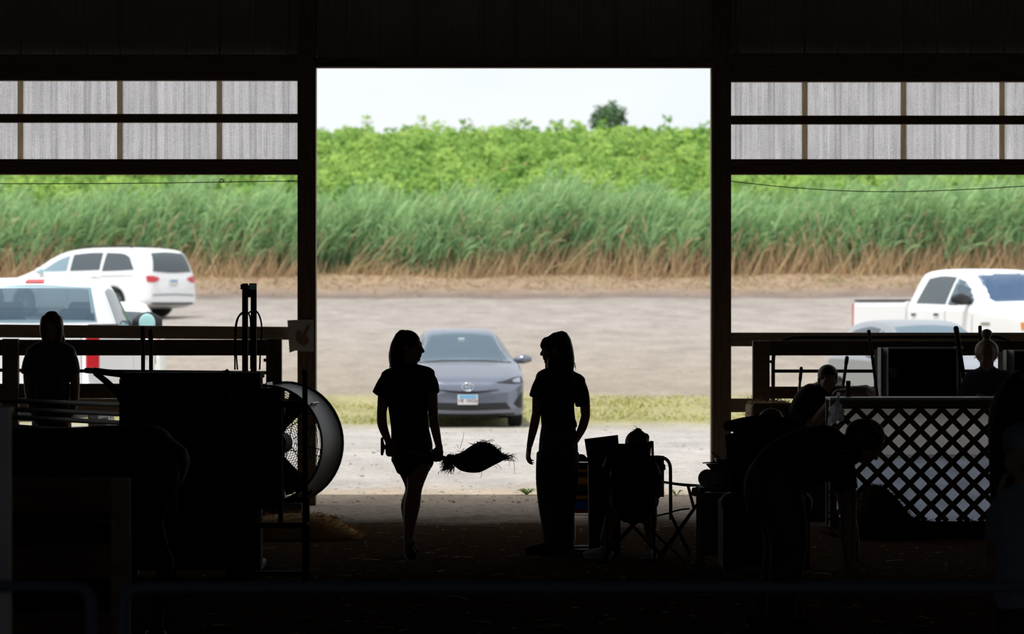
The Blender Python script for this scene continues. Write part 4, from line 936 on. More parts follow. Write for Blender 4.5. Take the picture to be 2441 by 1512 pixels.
# ---------------------------------------------------------------- girl in wide jeans
def girl_jeans():
    d = 28.08; X = lambda px, py, dd=0: P(px, py, d, dd)
    root = thing('person', 'girl in a dark green tee and wide jeans standing right of the doorway centre', 'person', (X(1325, 1322).x, d, 0))
    sd = V(1, -.35, 0).normalized(); q = MB()
    torso_mb(q, [X(1330,1090), X(1330,1060), X(1330,1015), X(1328,965), X(1332,922), X(1332,898), X(1322,884)], [(.125,.11), (.135,.112), (.112,.095), (.122,.10), (.135,.10), (.10,.075), (.055,.055)], sd)
    q.limb([X(1328,895), X(1318,876,-.01), X(1318,858,-.01)], [.052, .047, .048])
    head_mb(q, X(1322,833,-.01), (-1, .12, -.06), (0,0,1), .97)
    q.limb([X(1292,898,-.04), X(1283,935,-.05), X(1279,985,-.03)], [.046, .042, .034]); q.limb([X(1279,985,-.03), X(1272,1020,-.05), X(1262,1064,-.09)], [.034, .033, .022])
    q.limb([X(1380,910,.03), X(1392,945,.06), X(1396,992,.04)], [.046, .042, .034]); q.limb([X(1396,992,.04), X(1388,1020,.0), X(1372,1052,-.06)], [.034, .033, .023])
    q.limb([X(1310,1085,-.02), X(1308,1165,-.05), X(1312,1230,.0), X(1315,1290,.02)], [.085, .058, .055, .04]); q.limb([X(1350,1085,.03), X(1347,1165,.075), X(1342,1230,.12), X(1339,1290,.16)], [.085, .058, .055, .04])
    hand_mb(q, X(1262,1062,-.09), V(-.12,-.1,-1), V(.9,.3,-.1), -1, .55)
    hand_mb(q, X(1372,1050,-.06), V(-.45,-.1,-1), V(-1,.1,.2), 1, .4)
    yoke(q, X(1296,899,-.04), X(1326,890), X(1378,909,.03), .042, .055)
    link('body', fuse(q, .0065, 4, 'body'), MATS['skin'], root, smooth=True)
    q = MB(); torso_mb(q, [X(1331,1025), X(1331,1008), X(1328,965), X(1331,925), X(1332,902), X(1322,886)], [(.122,.11), (.128,.112), (.128,.11), (.148,.112), (.122,.086), (.062,.062)], sd)
    q.limb([X(1302,896,-.03), X(1288,922,-.05), X(1277,950,-.06)], [.056, .060, .054], round_ends=False); q.limb([X(1370,908,.03), X(1383,932,.05), X(1389,968,.06)], [.060, .060, .054], round_ends=False)
    q.limb([X(1368,1006,-.02), X(1372,1016,-.02)], [.02, .015])
    yoke(q, X(1296,899,-.04), X(1326,890), X(1378,909,.03), 0.054, 0.065)
    link('tee_shirt', fuse(q, .008, 3, 'tee_shirt'), MATS['green_tee'], root, smooth=True)
    q = MB(); torso_mb(q, [X(1331,1098), X(1331,1070), X(1331,1040), X(1331,1018)], [(.142,.13), (.146,.13), (.138,.122), (.128,.112)], sd)
    q.limb([X(1311,1080,-.02), X(1307,1140,-.04), X(1311,1200,-.03), X(1318,1260,.0), X(1321,1306,.01)], [.10, .092, .088, .082, .083], sub=4, round_ends=False)
    q.limb([X(1349,1080,.03), X(1350,1140,.06), X(1345,1200,.09), X(1341,1255,.14), X(1342,1293,.17)], [.10, .090, .086, .080, .082], sub=4, round_ends=False)
    link('jeans', fuse(q, .008, 3, 'jeans'), MATS['denim'], root, smooth=True)
    q = MB(); c = X(1322,833,-.01); A = (V(0,1,0), V(1,0,0), V(0,0,1))
    q.ell(c+V(.018,0,.032), (.086, .098, .086), A, 20, 12)
    q.limb([X(1300,815,-.0), X(1294,824,0), X(1294,830,0)], [(.03,.05), (.022,.045), (.012,.03)], side=(1,0,0))
    q.limb([X(1334,815), X(1340,840), X(1344,865), X(1346,886)], [(.085,.09), (.085,.09), (.080,.08), (.066,.06)], side=(1,0,0)); q.limb([X(1322,850,-.03), X(1320,870,-.04), X(1320,888,-.03)], [(.05,.06), (.05,.05), (.04,.04)], side=(1,0,0))
    q.limb([X(1312,850,.07), X(1306,872,.08), X(1304,888,.06)], [.03, .022, .01])
    hair = link('hair', fuse(q, .007, 3, 'hair'), MATS['hair_dark'], root, smooth=True)
    q = MB(); st_ = [X(1350+random.uniform(-14,14), 850, random.uniform(-.07,.08)) for _ in range(60)]; strands(q, st_, [X(1356+random.uniform(-30,17), 882+random.uniform(-8,12), random.uniform(-.07,.08)) for _ in range(60)], .003, .012)
    strands(q, [X(1298+random.uniform(-4,6), 812, random.uniform(-.05,.05)) for _ in range(16)], [X(1294+random.uniform(-3,4), 829+random.uniform(-3,5), random.uniform(-.05,.05)) for _ in range(16)], .0028, .004)
    o = q.build('hair_strands', MATS['hair_dark'], hair); o['kind'] = 'stuff'
    a = X(1315,1322,.02); a.z = 0; shoe(root, a, a+V(-1,-.25,0), 1.0, 'leather', 'boot', .12)
    a = X(1338,1318,.17); a.z = 0; shoe(root, a, a+V(-.9,-.5,0), 1.0, 'leather', 'boot', .12)
girl_jeans()

# ---------------------------------------------------------------- girl standing behind the pen at the left
def girl_pen():
    d = 32.0; X = lambda px, py, dd=0: P(px, py, d, dd)
    root = thing('person', 'girl with brown hair in a tee standing before the left pen fence', 'person', (X(122, 1250).x, d, 0))
    sd = V(1, 0, 0); q = MB()
    torso_mb(q, [X(123,1030), X(123,1000), X(123,950), X(121,900), X(120,850), X(121,826), X(123,815)], [(.15,.12), (.155,.12), (.135,.10), (.15,.11), (.165,.11), (.11,.08), (.06,.06)], sd)
    q.limb([X(122,825), X(123,808,-.02), X(123,792,-.02)], [.055, .05, .05])
    head_mb(q, X(123,778,-.02), (.05, -1, -.05), (0,0,1), 1.0)
    q.limb([X(78,838), X(68,880), X(68,930,.03)], [.052, .046, .038]); q.limb([X(68,930,.03), X(76,970,-.02), X(90,1012,-.08)], [.038, .036, .025])
    q.limb([X(166,838), X(176,880), X(180,930,.02)], [.052, .046, .038]); q.limb([X(180,930,.02), X(176,965,-.03), X(166,1000,-.1)], [.038, .036, .025])
    for sx in (-1, 1): q.limb([X(123+sx*22,1025), X(123+sx*22,1130,-.03), X(123+sx*22,1235,.03)], [.095, .06, .04])
    hand_mb(q, X(90,1010,-.08), V(.3,-.2,-1), V(1,.1,0), 1, .5); hand_mb(q, X(166,998,-.1), V(-.2,-.2,-1), V(-1,.1,0), -1, .5)
    yoke(q, X(80,839), X(122,823), X(164,839), .048, .055)
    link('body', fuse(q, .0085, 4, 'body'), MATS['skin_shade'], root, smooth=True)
    q = MB(); torso_mb(q, [X(123,975), X(123,950), X(121,905), X(120,860), X(121,832), X(123,818)], [(.150,.122), (.150,.118), (.162,.12), (.178,.12), (.135,.092), (.07,.07)], sd)
    q.limb([X(88,836), X(74,860), X(66,893,.01)], [.064, .066, .062], round_ends=False); q.limb([X(156,836), X(168,860), X(175,893,.01)], [.064, .066, .062], round_ends=False)
    yoke(q, X(80,839), X(122,823), X(164,839), 0.060, 0.065)
    link('tee_shirt', fuse(q, .009, 3, 'tee_shirt'), MATS['grey_tee'], root, smooth=True)
    q = MB(); torso_mb(q, [X(123,1035), X(123,1005), X(123,970)], [(.165,.13), (.165,.13), (.145,.115)], sd)
    for sx in (-1, 1): q.limb([X(123+sx*22,1025), X(123+sx*22,1130,-.03), X(123+sx*22,1238,.03)], [.105, .085, .07], round_ends=False)
    link('jeans', fuse(q, .010, 3, 'jeans'), MATS['denim'], root, smooth=True)
    q = MB(); q.ell(X(123,770,.012), (.088, .098, .098), None, 18, 12); q.limb([X(106,764,-.04), X(103,788,-.04), X(106,812,-.01)], [(.035,.06), (.032,.055), (.018,.03)]); q.limb([X(140,764,-.04), X(143,788,-.04), X(141,812,-.01)], [(.035,.06), (.032,.055), (.018,.03)]); q.limb([X(123,752,-.07), X(123,760,-.09)], [(.06,.03), (.05,.02)]); q.limb([X(146,795,.05), X(150,812,.04), X(148,828,.03)], [.022, .02, .010])
    link('hair', fuse(q, .008, 3, 'hair'), MATS['hair_brown'], root, smooth=True)
    for sx in (-1, 1):
        a = X(123+sx*22, 1250, .03); a.z = 0; shoe(root, a, a+V(sx*.1,-.6,0), 1.0)
girl_pen()

# ---------------------------------------------------------------- man leaning on the counter
def man_counter():
    d = 32.55; X = lambda px, py, dd=0: P(px, py, d, dd)
    root = thing('person', 'man with short hair leaning his folded arms on the lattice counter', 'person', (X(1945, 1310).x, d, 0))
    sd = V(1, .2, 0); q = MB()
    torso_mb(q, [X(1925,1150,.10), X(1928,1100,.08), X(1932,1040,.03), X(1938,985,-.02), X(1950,945,-.05), X(1962,925,-.06)], [(.17,.13), (.165,.13), (.165,.13), (.175,.13), (.14,.10), (.07,.07)], sd)
    q.limb([X(1960,938,-.05), X(1972,915,-.10), X(1973,902,-.1)], [.065, .06, .055])
    head_mb(q, X(1973,903,-.13), (.12, -1, -.10), (.05,0,1), 1.04)
    q.limb([X(1912,955,.0), X(1915,990,-.1), X(1940,1012,-.16)], [.062, .056, .046]); q.limb([X(1940,1012,-.16), X(1985,962,-.30), X(2035,938,-.42)], [.046, .044, .030])
    q.limb([X(1995,945,.02), X(2030,942,-.10), X(2074,936,-.28)], [.062, .056, .046]); q.limb([X(2074,936,-.28), X(2058,934,-.40), X(2022,932,-.46)], [.046, .044, .03])
    hand_mb(q, X(2035,938,-.42), V(1,-.1,.0), V(0,0,-1), -1, .4); hand_mb(q, X(2022,932,-.46), V(-1,-.2,0), V(0,0,-1), 1, .4)
    for sx in (-1, 1): q.limb([X(1925+sx*26,1150,.10), X(1925+sx*28,1220,.0), X(1925+sx*28,1300,.12)], [.10, .065, .045])
    yoke(q, X(1915,955,.0), X(1962,932,-.08), X(1994,945,.02), .058, .065)
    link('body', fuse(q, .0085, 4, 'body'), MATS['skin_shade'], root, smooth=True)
    q = MB(); torso_mb(q, [X(1925,1130,.10), X(1928,1095,.08), X(1932,1040,.03), X(1938,985,-.02), X(1950,947,-.05), X(1962,930,-.06)], [(.182,.145), (.178,.145), (.178,.142), (.188,.142), (.155,.115), (.08,.08)], sd)
    q.limb([X(1920,950,.0), X(1914,985,-.08), X(1930,1008,-.14)], [.075, .07, .062], round_ends=False); q.limb([X(1990,942,.02), X(2030,942,-.10), X(2068,936,-.26)], [.075, .07, .06], round_ends=False)
    yoke(q, X(1915,955,.0), X(1962,932,-.08), X(1994,945,.02), 0.070, 0.075)
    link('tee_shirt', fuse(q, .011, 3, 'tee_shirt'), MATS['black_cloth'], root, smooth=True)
    q = MB(); torso_mb(q, [X(1925,1160,.10), X(1925,1120,.10)], [(.18,.14), (.175,.14)], sd)
    for sx in (-1, 1): q.limb([X(1925+sx*26,1150,.10), X(1925+sx*28,1220,.0), X(1925+sx*28,1300,.12)], [.115, .09, .075], round_ends=False)
    link('jeans', fuse(q, .010, 3, 'jeans'), MATS['denim'], root, smooth=True)
    q = MB(); q.ell(X(1973,893,-.115), (.087, .102, .086), None, 18, 12); link('hair', fuse(q, .008, 2, 'hair'), MATS['hair_dark'], root, smooth=True)
    for sx in (-1, 1):
        a = X(1925+sx*28, 1310, .12); a.z = 0; shoe(root, a, a+V(sx*.1,-.6,0), 1.05)
MB.rk = 1.12; man_counter(); MB.rk = 1.0

# ---------------------------------------------------------------- girl with a top knot
def girl_bun():
    d = 32.75; X = lambda px, py, dd=0: P(px, py, d, dd)
    root = thing('person', 'girl with a blond top knot looking down behind the counter', 'person', (X(2355, 1300).x, d, 0))
    sd = V(1, 0, 0); q = MB()
    torso_mb(q, [X(2358,1090), X(2357,1040), X(2356,980), X(2354,930,-.01), X(2353,898,-.02), X(2353,880,-.03)], [(.155,.12), (.14,.11), (.15,.115), (.165,.112), (.12,.08), (.06,.06)], sd)
    q.limb([X(2353,888,-.02), X(2353,868,-.06), X(2353,858,-.07)], [.052, .05, .05]); head_mb(q, X(2352,848,-.11), (.0, -.85, -.55), (0,-.5,.85), 1.04)
    q.limb([X(2310,905), X(2301,940,-.02), X(2300,975,-.06)], [.05, .045, .037]); q.limb([X(2300,975,-.06), X(2315,965,-.2), X(2336,945,-.28)], [.037, .034, .024])
    q.limb([X(2398,905), X(2408,940,-.02), X(2408,975,-.06)], [.05, .045, .037]); q.limb([X(2408,975,-.06), X(2392,965,-.2), X(2372,948,-.28)], [.037, .034, .024])
    hand_mb(q, X(2336,945,-.28), V(.8,-.3,-.2), V(0,.2,-1), -1, .5); hand_mb(q, X(2372,948,-.28), V(-.8,-.3,-.2), V(0,.2,-1), 1, .5)
    for sx in (-1, 1): q.limb([X(2358+sx*22,1085), X(2358+sx*22,1190,-.03), X(2358+sx*22,1295,.03)], [.09, .06, .04])
    yoke(q, X(2313,905), X(2353,890,-.03), X(2395,905), .046, .054)
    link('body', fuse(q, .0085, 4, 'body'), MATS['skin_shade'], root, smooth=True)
    q = MB(); torso_mb(q, [X(2358,1085), X(2357,1040), X(2356,980), X(2354,930,-.01), X(2353,902,-.02), X(2353,886,-.03)], [(.17,.135), (.158,.128), (.166,.13), (.180,.125), (.14,.095), (.07,.07)], sd)
    q.limb([X(2318,900), X(2303,938,-.02), X(2300,972,-.06)], [.064, .06, .055]); q.limb([X(2390,900), X(2406,938,-.02), X(2408,972,-.06)], [.064, .06, .055])
    yoke(q, X(2313,905), X(2353,890,-.03), X(2395,905), 0.058, 0.064)
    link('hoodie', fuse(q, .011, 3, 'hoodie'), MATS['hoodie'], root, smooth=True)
    q = MB(); torso_mb(q, [X(2358,1110), X(2358,1075)], [(.165,.13), (.165,.13)], sd)
    for sx in (-1, 1): q.limb([X(2358+sx*22,1085), X(2358+sx*22,1190,-.03), X(2358+sx*22,1298,.03)], [.105, .08, .07], round_ends=False)
    link('jeans', fuse(q, .010, 3, 'jeans'), MATS['denim'], root, smooth=True)
    q = MB(); q.ell(X(2352,838,-.075), (.105, .108, .104), None, 18, 12); q.ell(X(2352,796,-.03), (.050, .05, .042)); q.limb([X(2352,812,-.05), X(2352,800,-.03)], [.03, .026])
    hair = link('hair', fuse(q, .007, 3, 'hair'), MATS['hair_blond'], root, smooth=True)
    q = MB()
    for _ in range(46):
        a = random.uniform(-2.6, 2.6); c = X(2352,838,-.075); p0 = c+V(math.sin(a)*.10, .02, math.cos(a)*.10); p1 = c+V(math.sin(a+random.uniform(-.2,.2))*random.uniform(.112,.135), .02, math.cos(a)*random.uniform(.11,.13)); q.limb([p0, p1], [.0018, .0008], n=4, sub=1, round_ends=False)
    o = q.build('hair_strands', MATS['hair_blond'], hair); o['kind'] = 'stuff'
    for sx in (-1, 1):
        a = X(2358+sx*22, 1305, .03); a.z = 0; shoe(root, a, a+V(sx*.1,-.6,0), 1.0)
MB.rk = 1.12; girl_bun(); MB.rk = 1.0

# ---------------------------------------------------------------- man bending down in front of the lattice
def man_bent():
    d = 21.4; X = lambda px, py, dd=0: P(px, py, d, dd)
    root = thing('person', 'man in dark clothes bending low with one arm reaching to the floor', 'person', (X(1880, 1500).x, d, 0))
    q = MB(); sdv = V(0,1,0)
    torso_mb(q, [X(1850,1150,.06), X(1880,1112,.04), X(1925,1090,.02), X(1975,1080,0), X(2010,1078,0), X(2032,1072,0)], [(.17,.15), (.165,.15), (.17,.15), (.18,.145), (.13,.10), (.075,.075)], sdv)
    q.limb([X(2015,1078), X(2040,1066), X(2052,1060)], [.07, .062, .06]); head_mb(q, X(2066,1050), (.72, -.05, -.75), (.75,0,.65), 1.05)
    q.limb([X(2005,1095,-.17), X(2018,1160,-.20), X(2022,1225,-.18)], [.062, .055, .046]); q.limb([X(2022,1225,-.18), X(2022,1280,-.18), X(2025,1340,-.16)], [.046, .043, .03]); hand_mb(q, X(2025,1338,-.16), V(.1,0,-1), V(.3,1,0), 1, .6)
    q.limb([X(2000,1095,.17), X(2012,1160,.2), X(2020,1225,.2)], [.062, .055, .046]); q.limb([X(2020,1225,.2), X(2030,1280,.16), X(2036,1330,.1)], [.046, .043, .03]); hand_mb(q, X(2036,1328,.1), V(.1,-.1,-1), V(.3,-1,0), -1, .6)
    q.limb([X(1850,1160,-.06), X(1880,1280,-.10), X(1868,1400,-.1), X(1855,1480,-.1)], [.115, .075, .065, .045]); q.limb([X(1850,1160,.14), X(1866,1290,.18), X(1845,1400,.2), X(1825,1470,.2)], [.115, .075, .065, .045])
    link('body', fuse(q, .008, 4, 'body'), MATS['skin_shade'], root, smooth=True)
    q = MB(); torso_mb(q, [X(1842,1168,.06), X(1862,1132,.05), X(1885,1110,.04), X(1925,1090,.02), X(1975,1080,0), X(2008,1078,0), X(2026,1074,0)], [(.185,.165), (.192,.172), (.185,.168), (.185,.165), (.19,.158), (.145,.12), (.09,.09)], sdv)
    q.limb([X(2000,1090,-.15), X(2010,1130,-.19), X(2018,1170,-.2)], [.08, .074, .066], round_ends=False); q.limb([X(1998,1090,.15), X(2006,1130,.19), X(2012,1170,.2)], [.08, .074, .066], round_ends=False)
    link('shirt', fuse(q, .010, 3, 'shirt'), MATS['black_cloth'], root, smooth=True)
    q = MB(); torso_mb(q, [X(1846,1180,.05), X(1852,1150,.05), X(1875,1122,.05)], [(.21,.175), (.21,.18), (.195,.165)], sdv)
    q.limb([X(1850,1160,-.06), X(1880,1280,-.10), X(1868,1400,-.1), X(1855,1485,-.1)], [.145, .11, .09, .08]); q.limb([X(1850,1160,.14), X(1866,1290,.18), X(1845,1400,.2), X(1825,1475,.2)], [.145, .11, .09, .08])
    link('jeans', fuse(q, .011, 3, 'jeans'), MATS['denim'], root, smooth=True)
    q = MB(); A = (V(0,1,0), nrm((.72,0,-.75)), nrm((.75,0,.65))); q.ell(X(2060,1042), (.092, .112, .100), A, 18, 12); link('hair', fuse(q, .008, 2, 'hair'), MATS['hair_dark'], root, smooth=True)
    a = X(1855,1505,-.1); a.z = 0; shoe(root, a, a+V(1,-.2,0), 1.1, 'leather', 'boot', .1); a = X(1825,1490,.2); a.z = 0; shoe(root, a, a+V(1,-.1,0), 1.1, 'leather', 'boot', .1)
man_bent()

# ---------------------------------------------------------------- child in the blue cap at the right edge
def child_cap():
    d = 16.4; X = lambda px, py, dd=0: P(px, py, d, dd)
    root = thing('person', 'child in a blue cap and blue shirt at the right edge in the foreground', 'person', (X(2440, 1700).x, d, 0))
    sd = V(1, .3, 0).normalized(); q = MB()
    torso_mb(q, [X(2448,1420), X(2447,1350), X(2445,1270), X(2443,1215), X(2443,1185), X(2443,1165)], [(.125,.10), (.115,.09), (.125,.095), (.135,.095), (.10,.07), (.05,.05)], sd)
    q.limb([X(2443,1180), X(2443,1150,-.01), X(2443,1130,-.01)], [.046, .044, .044]); head_mb(q, X(2440,1082,-.01), (.55, .8, -.1), (0,0,1), .93)
    q.limb([X(2388,1200), X(2374,1250), X(2376,1310,.03)], [.042, .038, .033]); q.limb([X(2376,1310,.03), X(2396,1360,.1), X(2425,1395,.16)], [.033, .031, .022]); hand_mb(q, X(2425,1395,.16), V(.7,.4,-.4), V(0,0,-1), 1, .4, .85)
    q.limb([X(2498,1200), X(2514,1250), X(2514,1310,.03)], [.042, .038, .033]); q.limb([X(2514,1310,.03), X(2500,1360,.1), X(2470,1395,.16)], [.033, .031, .022]); hand_mb(q, X(2470,1395,.16), V(-.7,.4,-.4), V(0,0,-1), -1, .4, .85)
    for sx in (-1, 1): q.limb([X(2448+sx*34,1420), X(2448+sx*34,1560), X(2448+sx*34,1705)], [.08, .052, .035])
    yoke(q, X(2392,1201), X(2443,1178), X(2494,1201), .040, .046)
    link('body', fuse(q, .007, 4, 'body'), MATS['skin'], root, smooth=True)
    q = MB(); torso_mb(q, [X(2448,1440), X(2447,1350), X(2445,1270), X(2443,1218), X(2443,1190), X(2443,1172)], [(.145,.115), (.138,.11), (.142,.11), (.155,.108), (.115,.08), (.06,.06)], sd)
    q.limb([X(2402,1195), X(2384,1235), X(2378,1290,.01)], [.055, .058, .054], round_ends=False); q.limb([X(2486,1195), X(2504,1235), X(2512,1290,.01)], [.055, .058, .054], round_ends=False)
    yoke(q, X(2392,1201), X(2443,1178), X(2494,1201), 0.052, 0.056)
    link('shirt', fuse(q, .009, 3, 'shirt'), MATS['blue_shirt'], root, smooth=True)
    q = MB(); torso_mb(q, [X(2448,1460), X(2448,1420)], [(.14,.115), (.135,.11)], sd)
    for sx in (-1, 1): q.limb([X(2448+sx*34,1430), X(2448+sx*34,1560), X(2448+sx*34,1690)], [.09, .07, .06], round_ends=False)
    link('jeans', fuse(q, .010, 3, 'jeans'), MATS['denim'], root, smooth=True)
    q = MB(); c = X(2438,1060,-.01); f_ = nrm((.55,.8,-.1)); A = (f_.cross(V(0,0,1)).normalized(), f_, V(0,0,1)); q.ell(c+V(0,0,.005), (.084, .098, .088), A, 20, 12)
    cap = link('cap', fuse(q, .006, 2, 'cap'), MATS['blue_cap'], root, smooth=True)
    q = MB(); q.ell(c+f_*.11-V(0,0,.03), (.072, .075, .008), A, 20, 8); q.build('cap_visor', MATS['blue_cap'], cap, smooth=True); q = MB(); q.ell(c+V(0,0,.093), .008); q.build('cap_button', MATS['blue_cap'], cap, smooth=True)
    q = MB(); q.limb([c+V(-.03,-.07,-.05), c+V(-.04,-.075,-.09), c+V(-.03,-.07,-.12)], [(.05,.02), (.05,.02), (.03,.012)]); hair = link('hair', fuse(q, .006, 2, 'hair'), MATS['hair_blond'], root, smooth=True)
    q = MB(); strands(q, [X(2356+random.uniform(-5,8), 1262, .12+random.uniform(-.01,.02)) for _ in range(34)], [X(2352+random.uniform(-7,10), 1330+random.uniform(0,42), .12+random.uniform(-.01,.02)) for _ in range(34)], .0028, .008)
    strands(q, [X(2395+random.uniform(-5,8), 1130, .06) for _ in range(18)], [X(2357+random.uniform(-5,8), 1265, .12) for _ in range(18)], .0028, .008)
    o = q.build('hair_strands', MATS['hair_blond'], hair); o['kind'] = 'stuff'
    for sx in (-1, 1):
        a = X(2448+sx*34, 1740); a.z = 0; shoe(root, a, a+V(.4,.6,0), .85)
child_cap()

# ---------------------------------------------------------------- dark figure beyond the cap
def man_edge():
    d = 20.0; X = lambda px, py, dd=0: P(px, py, d, dd)
    root = thing('person', 'person in black leaning in from the right edge, back and arm hiding the lattice end', 'person', (X(2430, 1558).x, d, 0))
    sd = V(.3, 1, 0).normalized(); q = MB()
    torso_mb(q, [X(2432,1230), X(2428,1150), X(2426,1060), X(2428,985), X(2440,935), X(2465,905)], [(.18,.14), (.17,.135), (.18,.14), (.19,.14), (.15,.11), (.08,.08)], sd)
    q.limb([X(2455,915), X(2490,890), X(2500,880)], [.07, .065, .06]); head_mb(q, X(2530,870), (.8, .2, -.5), (.5,0,.85), 1.05)
    q.limb([X(2405,960,-.17), X(2390,1040,-.20), X(2384,1120,-.18)], [.062, .056, .046]); q.limb([X(2384,1120,-.18), X(2400,1180,-.2), X(2425,1230,-.2)], [.046, .043, .03]); hand_mb(q, X(2425,1228,-.2), V(.6,0,-.8), V(.3,1,0), 1, .5)
    q.limb([X(2450,960,.18), X(2470,1040,.2), X(2490,1110,.18)], [.062, .056, .046]); q.limb([X(2490,1110,.18), X(2520,1150,.15), X(2550,1180,.1)], [.046, .043, .03]); hand_mb(q, X(2550,1178,.1), V(.8,0,-.4), V(0,-1,0), -1, .5)
    for s_ in (-1, 1): q.limb([X(2432+s_*20,1240,s_*.1), X(2450,1390,s_*.1), X(2435,1530,s_*.1)], [.11, .075, .045])
    link('body', fuse(q, .009, 4, 'body'), MATS['skin_shade'], root, smooth=True)
    q = MB(); torso_mb(q, [X(2432,1240), X(2428,1150), X(2426,1060), X(2428,985), X(2440,940), X(2460,915)], [(.195,.155), (.185,.15), (.192,.152), (.202,.152), (.165,.125), (.10,.10)], sd)
    q.limb([X(2410,955,-.16), X(2392,1040,-.20), X(2386,1115,-.18)], [.078, .07, .062]); q.limb([X(2386,1115,-.18), X(2402,1180,-.2), X(2418,1215,-.2)], [.058, .052, .045]); q.limb([X(2450,955,.17), X(2470,1040,.2), X(2488,1105,.18)], [.078, .07, .062])
    link('jacket', fuse(q, .011, 3, 'jacket'), MATS['black_cloth'], root, smooth=True)
    q = MB(); torso_mb(q, [X(2434,1280), X(2432,1235)], [(.18,.15), (.185,.15)], sd)
    for s_ in (-1, 1): q.limb([X(2432+s_*20,1240,s_*.1), X(2450,1390,s_*.1), X(2435,1535,s_*.1)], [.125, .095, .08], round_ends=False)
    link('jeans', fuse(q, .012, 3, 'jeans'), MATS['denim'], root, smooth=True)
    q = MB(); A = (V(0,1,0), nrm((.8,.2,-.5)), nrm((.5,0,.85))); q.ell(X(2526,862), (.085, .10, .088), A, 18, 12); link('hair', fuse(q, .009, 2, 'hair'), MATS['hair_dark'], root, smooth=True)
    for s_ in (-1, 1):
        a = X(2435, 1558, s_*.1); a.z = 0; shoe(root, a, a+V(.7,.2,0), 1.08)
man_edge()

# ---------------------------------------------------------------- child sitting in the camp chair, seen from behind
def child_chair():
    d = 27.2; X = lambda px, py, dd=0: P(px, py, d, dd)
    root = thing('person', 'child with a tied-up bun sitting in the black camp chair, back to the viewer', 'person', (X(1515, 1340).x, d, 0))
    sd = V(1, 0, 0); q = MB()
    torso_mb(q, [X(1510,1205), X(1511,1170), X(1513,1130,.02), X(1515,1105,.03), X(1516,1090,.03)], [(.135,.10), (.12,.095), (.13,.095), (.11,.075), (.05,.05)], sd)
    q.limb([X(1516,1100,.03), X(1518,1082,.04)], [.046, .045]); head_mb(q, X(1519,1060,.05), (.25, 1, -.15), (0,0,1), .92)
    q.limb([X(1474,1115,.03), X(1462,1145,.06), X(1458,1175,.14)], [.042, .038, .032]); q.limb([X(1458,1175,.14), X(1470,1185,.24), X(1488,1188,.32)], [.032, .03, .022]); hand_mb(q, X(1488,1188,.32), V(.5,.6,-.1), V(0,0,-1), 1, .4, .85)
    q.limb([X(1556,1115,.03), X(1568,1145,.06), X(1570,1175,.14)], [.042, .038, .032]); q.limb([X(1570,1175,.14), X(1560,1185,.24), X(1545,1188,.32)], [.032, .03, .022]); hand_mb(q, X(1545,1188,.32), V(-.5,.6,-.1), V(0,0,-1), -1, .4, .85)
    q.limb([X(1490,1200,.05), X(1480,1192,.25), X(1470,1195,.42)], [.085, .07, .055]); q.limb([X(1470,1195,.42), X(1458,1235,.44), X(1440,1288,.42)], [.055, .05, .034])
    q.limb([X(1535,1200,.05), X(1542,1192,.25), X(1548,1195,.42)], [.085, .07, .055]); q.limb([X(1548,1195,.42), X(1550,1240,.46), X(1550,1290,.46)], [.055, .05, .034])
    yoke(q, X(1478,1116,.03), X(1516,1101,.03), X(1552,1116,.03), .040, .046)
    link('body', fuse(q, .007, 4, 'body'), MATS['skin_shade'], root, smooth=True)
    q = MB(); torso_mb(q, [X(1510,1208), X(1511,1170), X(1513,1130,.02), X(1515,1108,.03), X(1516,1094,.03)], [(.15,.118), (.138,.112), (.146,.112), (.125,.085), (.06,.06)], sd)
    q.limb([X(1482,1112,.03), X(1466,1140,.06)], [.055, .052]); q.limb([X(1548,1112,.03), X(1564,1140,.06)], [.055, .052]); yoke(q, X(1478,1116,.03), X(1516,1101,.03), X(1552,1116,.03), 0.052, 0.056); link('shirt', fuse(q, .009, 3, 'shirt'), MATS['navy_tee'], root, smooth=True)
    q = MB(); q.limb([X(1490,1200,.05), X(1480,1192,.25), X(1471,1195,.40)], [.098, .085, .072]); q.limb([X(1535,1200,.05), X(1542,1192,.25), X(1548,1195,.40)], [.098, .085, .072]); link('shorts', fuse(q, .009, 3, 'shorts'), MATS['dark_shorts'], root, smooth=True)
    q = MB(); q.ell(X(1519,1056,.035), (.088, .094, .092), None, 18, 12); q.ell(X(1521,1029,.02), (.03, .03, .026)); hair = link('hair', fuse(q, .007, 3, 'hair'), MATS['hair_brown'], root, smooth=True)
    q = MB(); strands(q, [X(1520,1028,.02) for _ in range(5)], [X(1510,1014,.02), X(1505,1026,.02), X(1517,1018,.0), X(1530,1022,.02), X(1508,1022,.0)], .002, .006); o = q.build('hair_strands', MATS['hair_brown'], hair); o['kind'] = 'stuff'
    q = MB(); q.limb([X(1530,1040,.02), X(1538,1043,.02), X(1542,1050,.02)], [(.02,.014), (.03,.012), (.018,.01)]); q.build('hair_bow', mat('bow_pink', (.32,.10,.16), .8), hair, smooth=True)
    a = X(1438,1305,.42); a.z = 0; shoe(root, a, a+V(-.7,.5,0), .85, 'white_rubber', 'sneaker', .03, 'white_rubber'); a = X(1550,1305,.46); a.z = 0; shoe(root, a, a+V(.2,.7,0), .85, 'white_rubber', 'sneaker', .03, 'white_rubber')
child_chair()

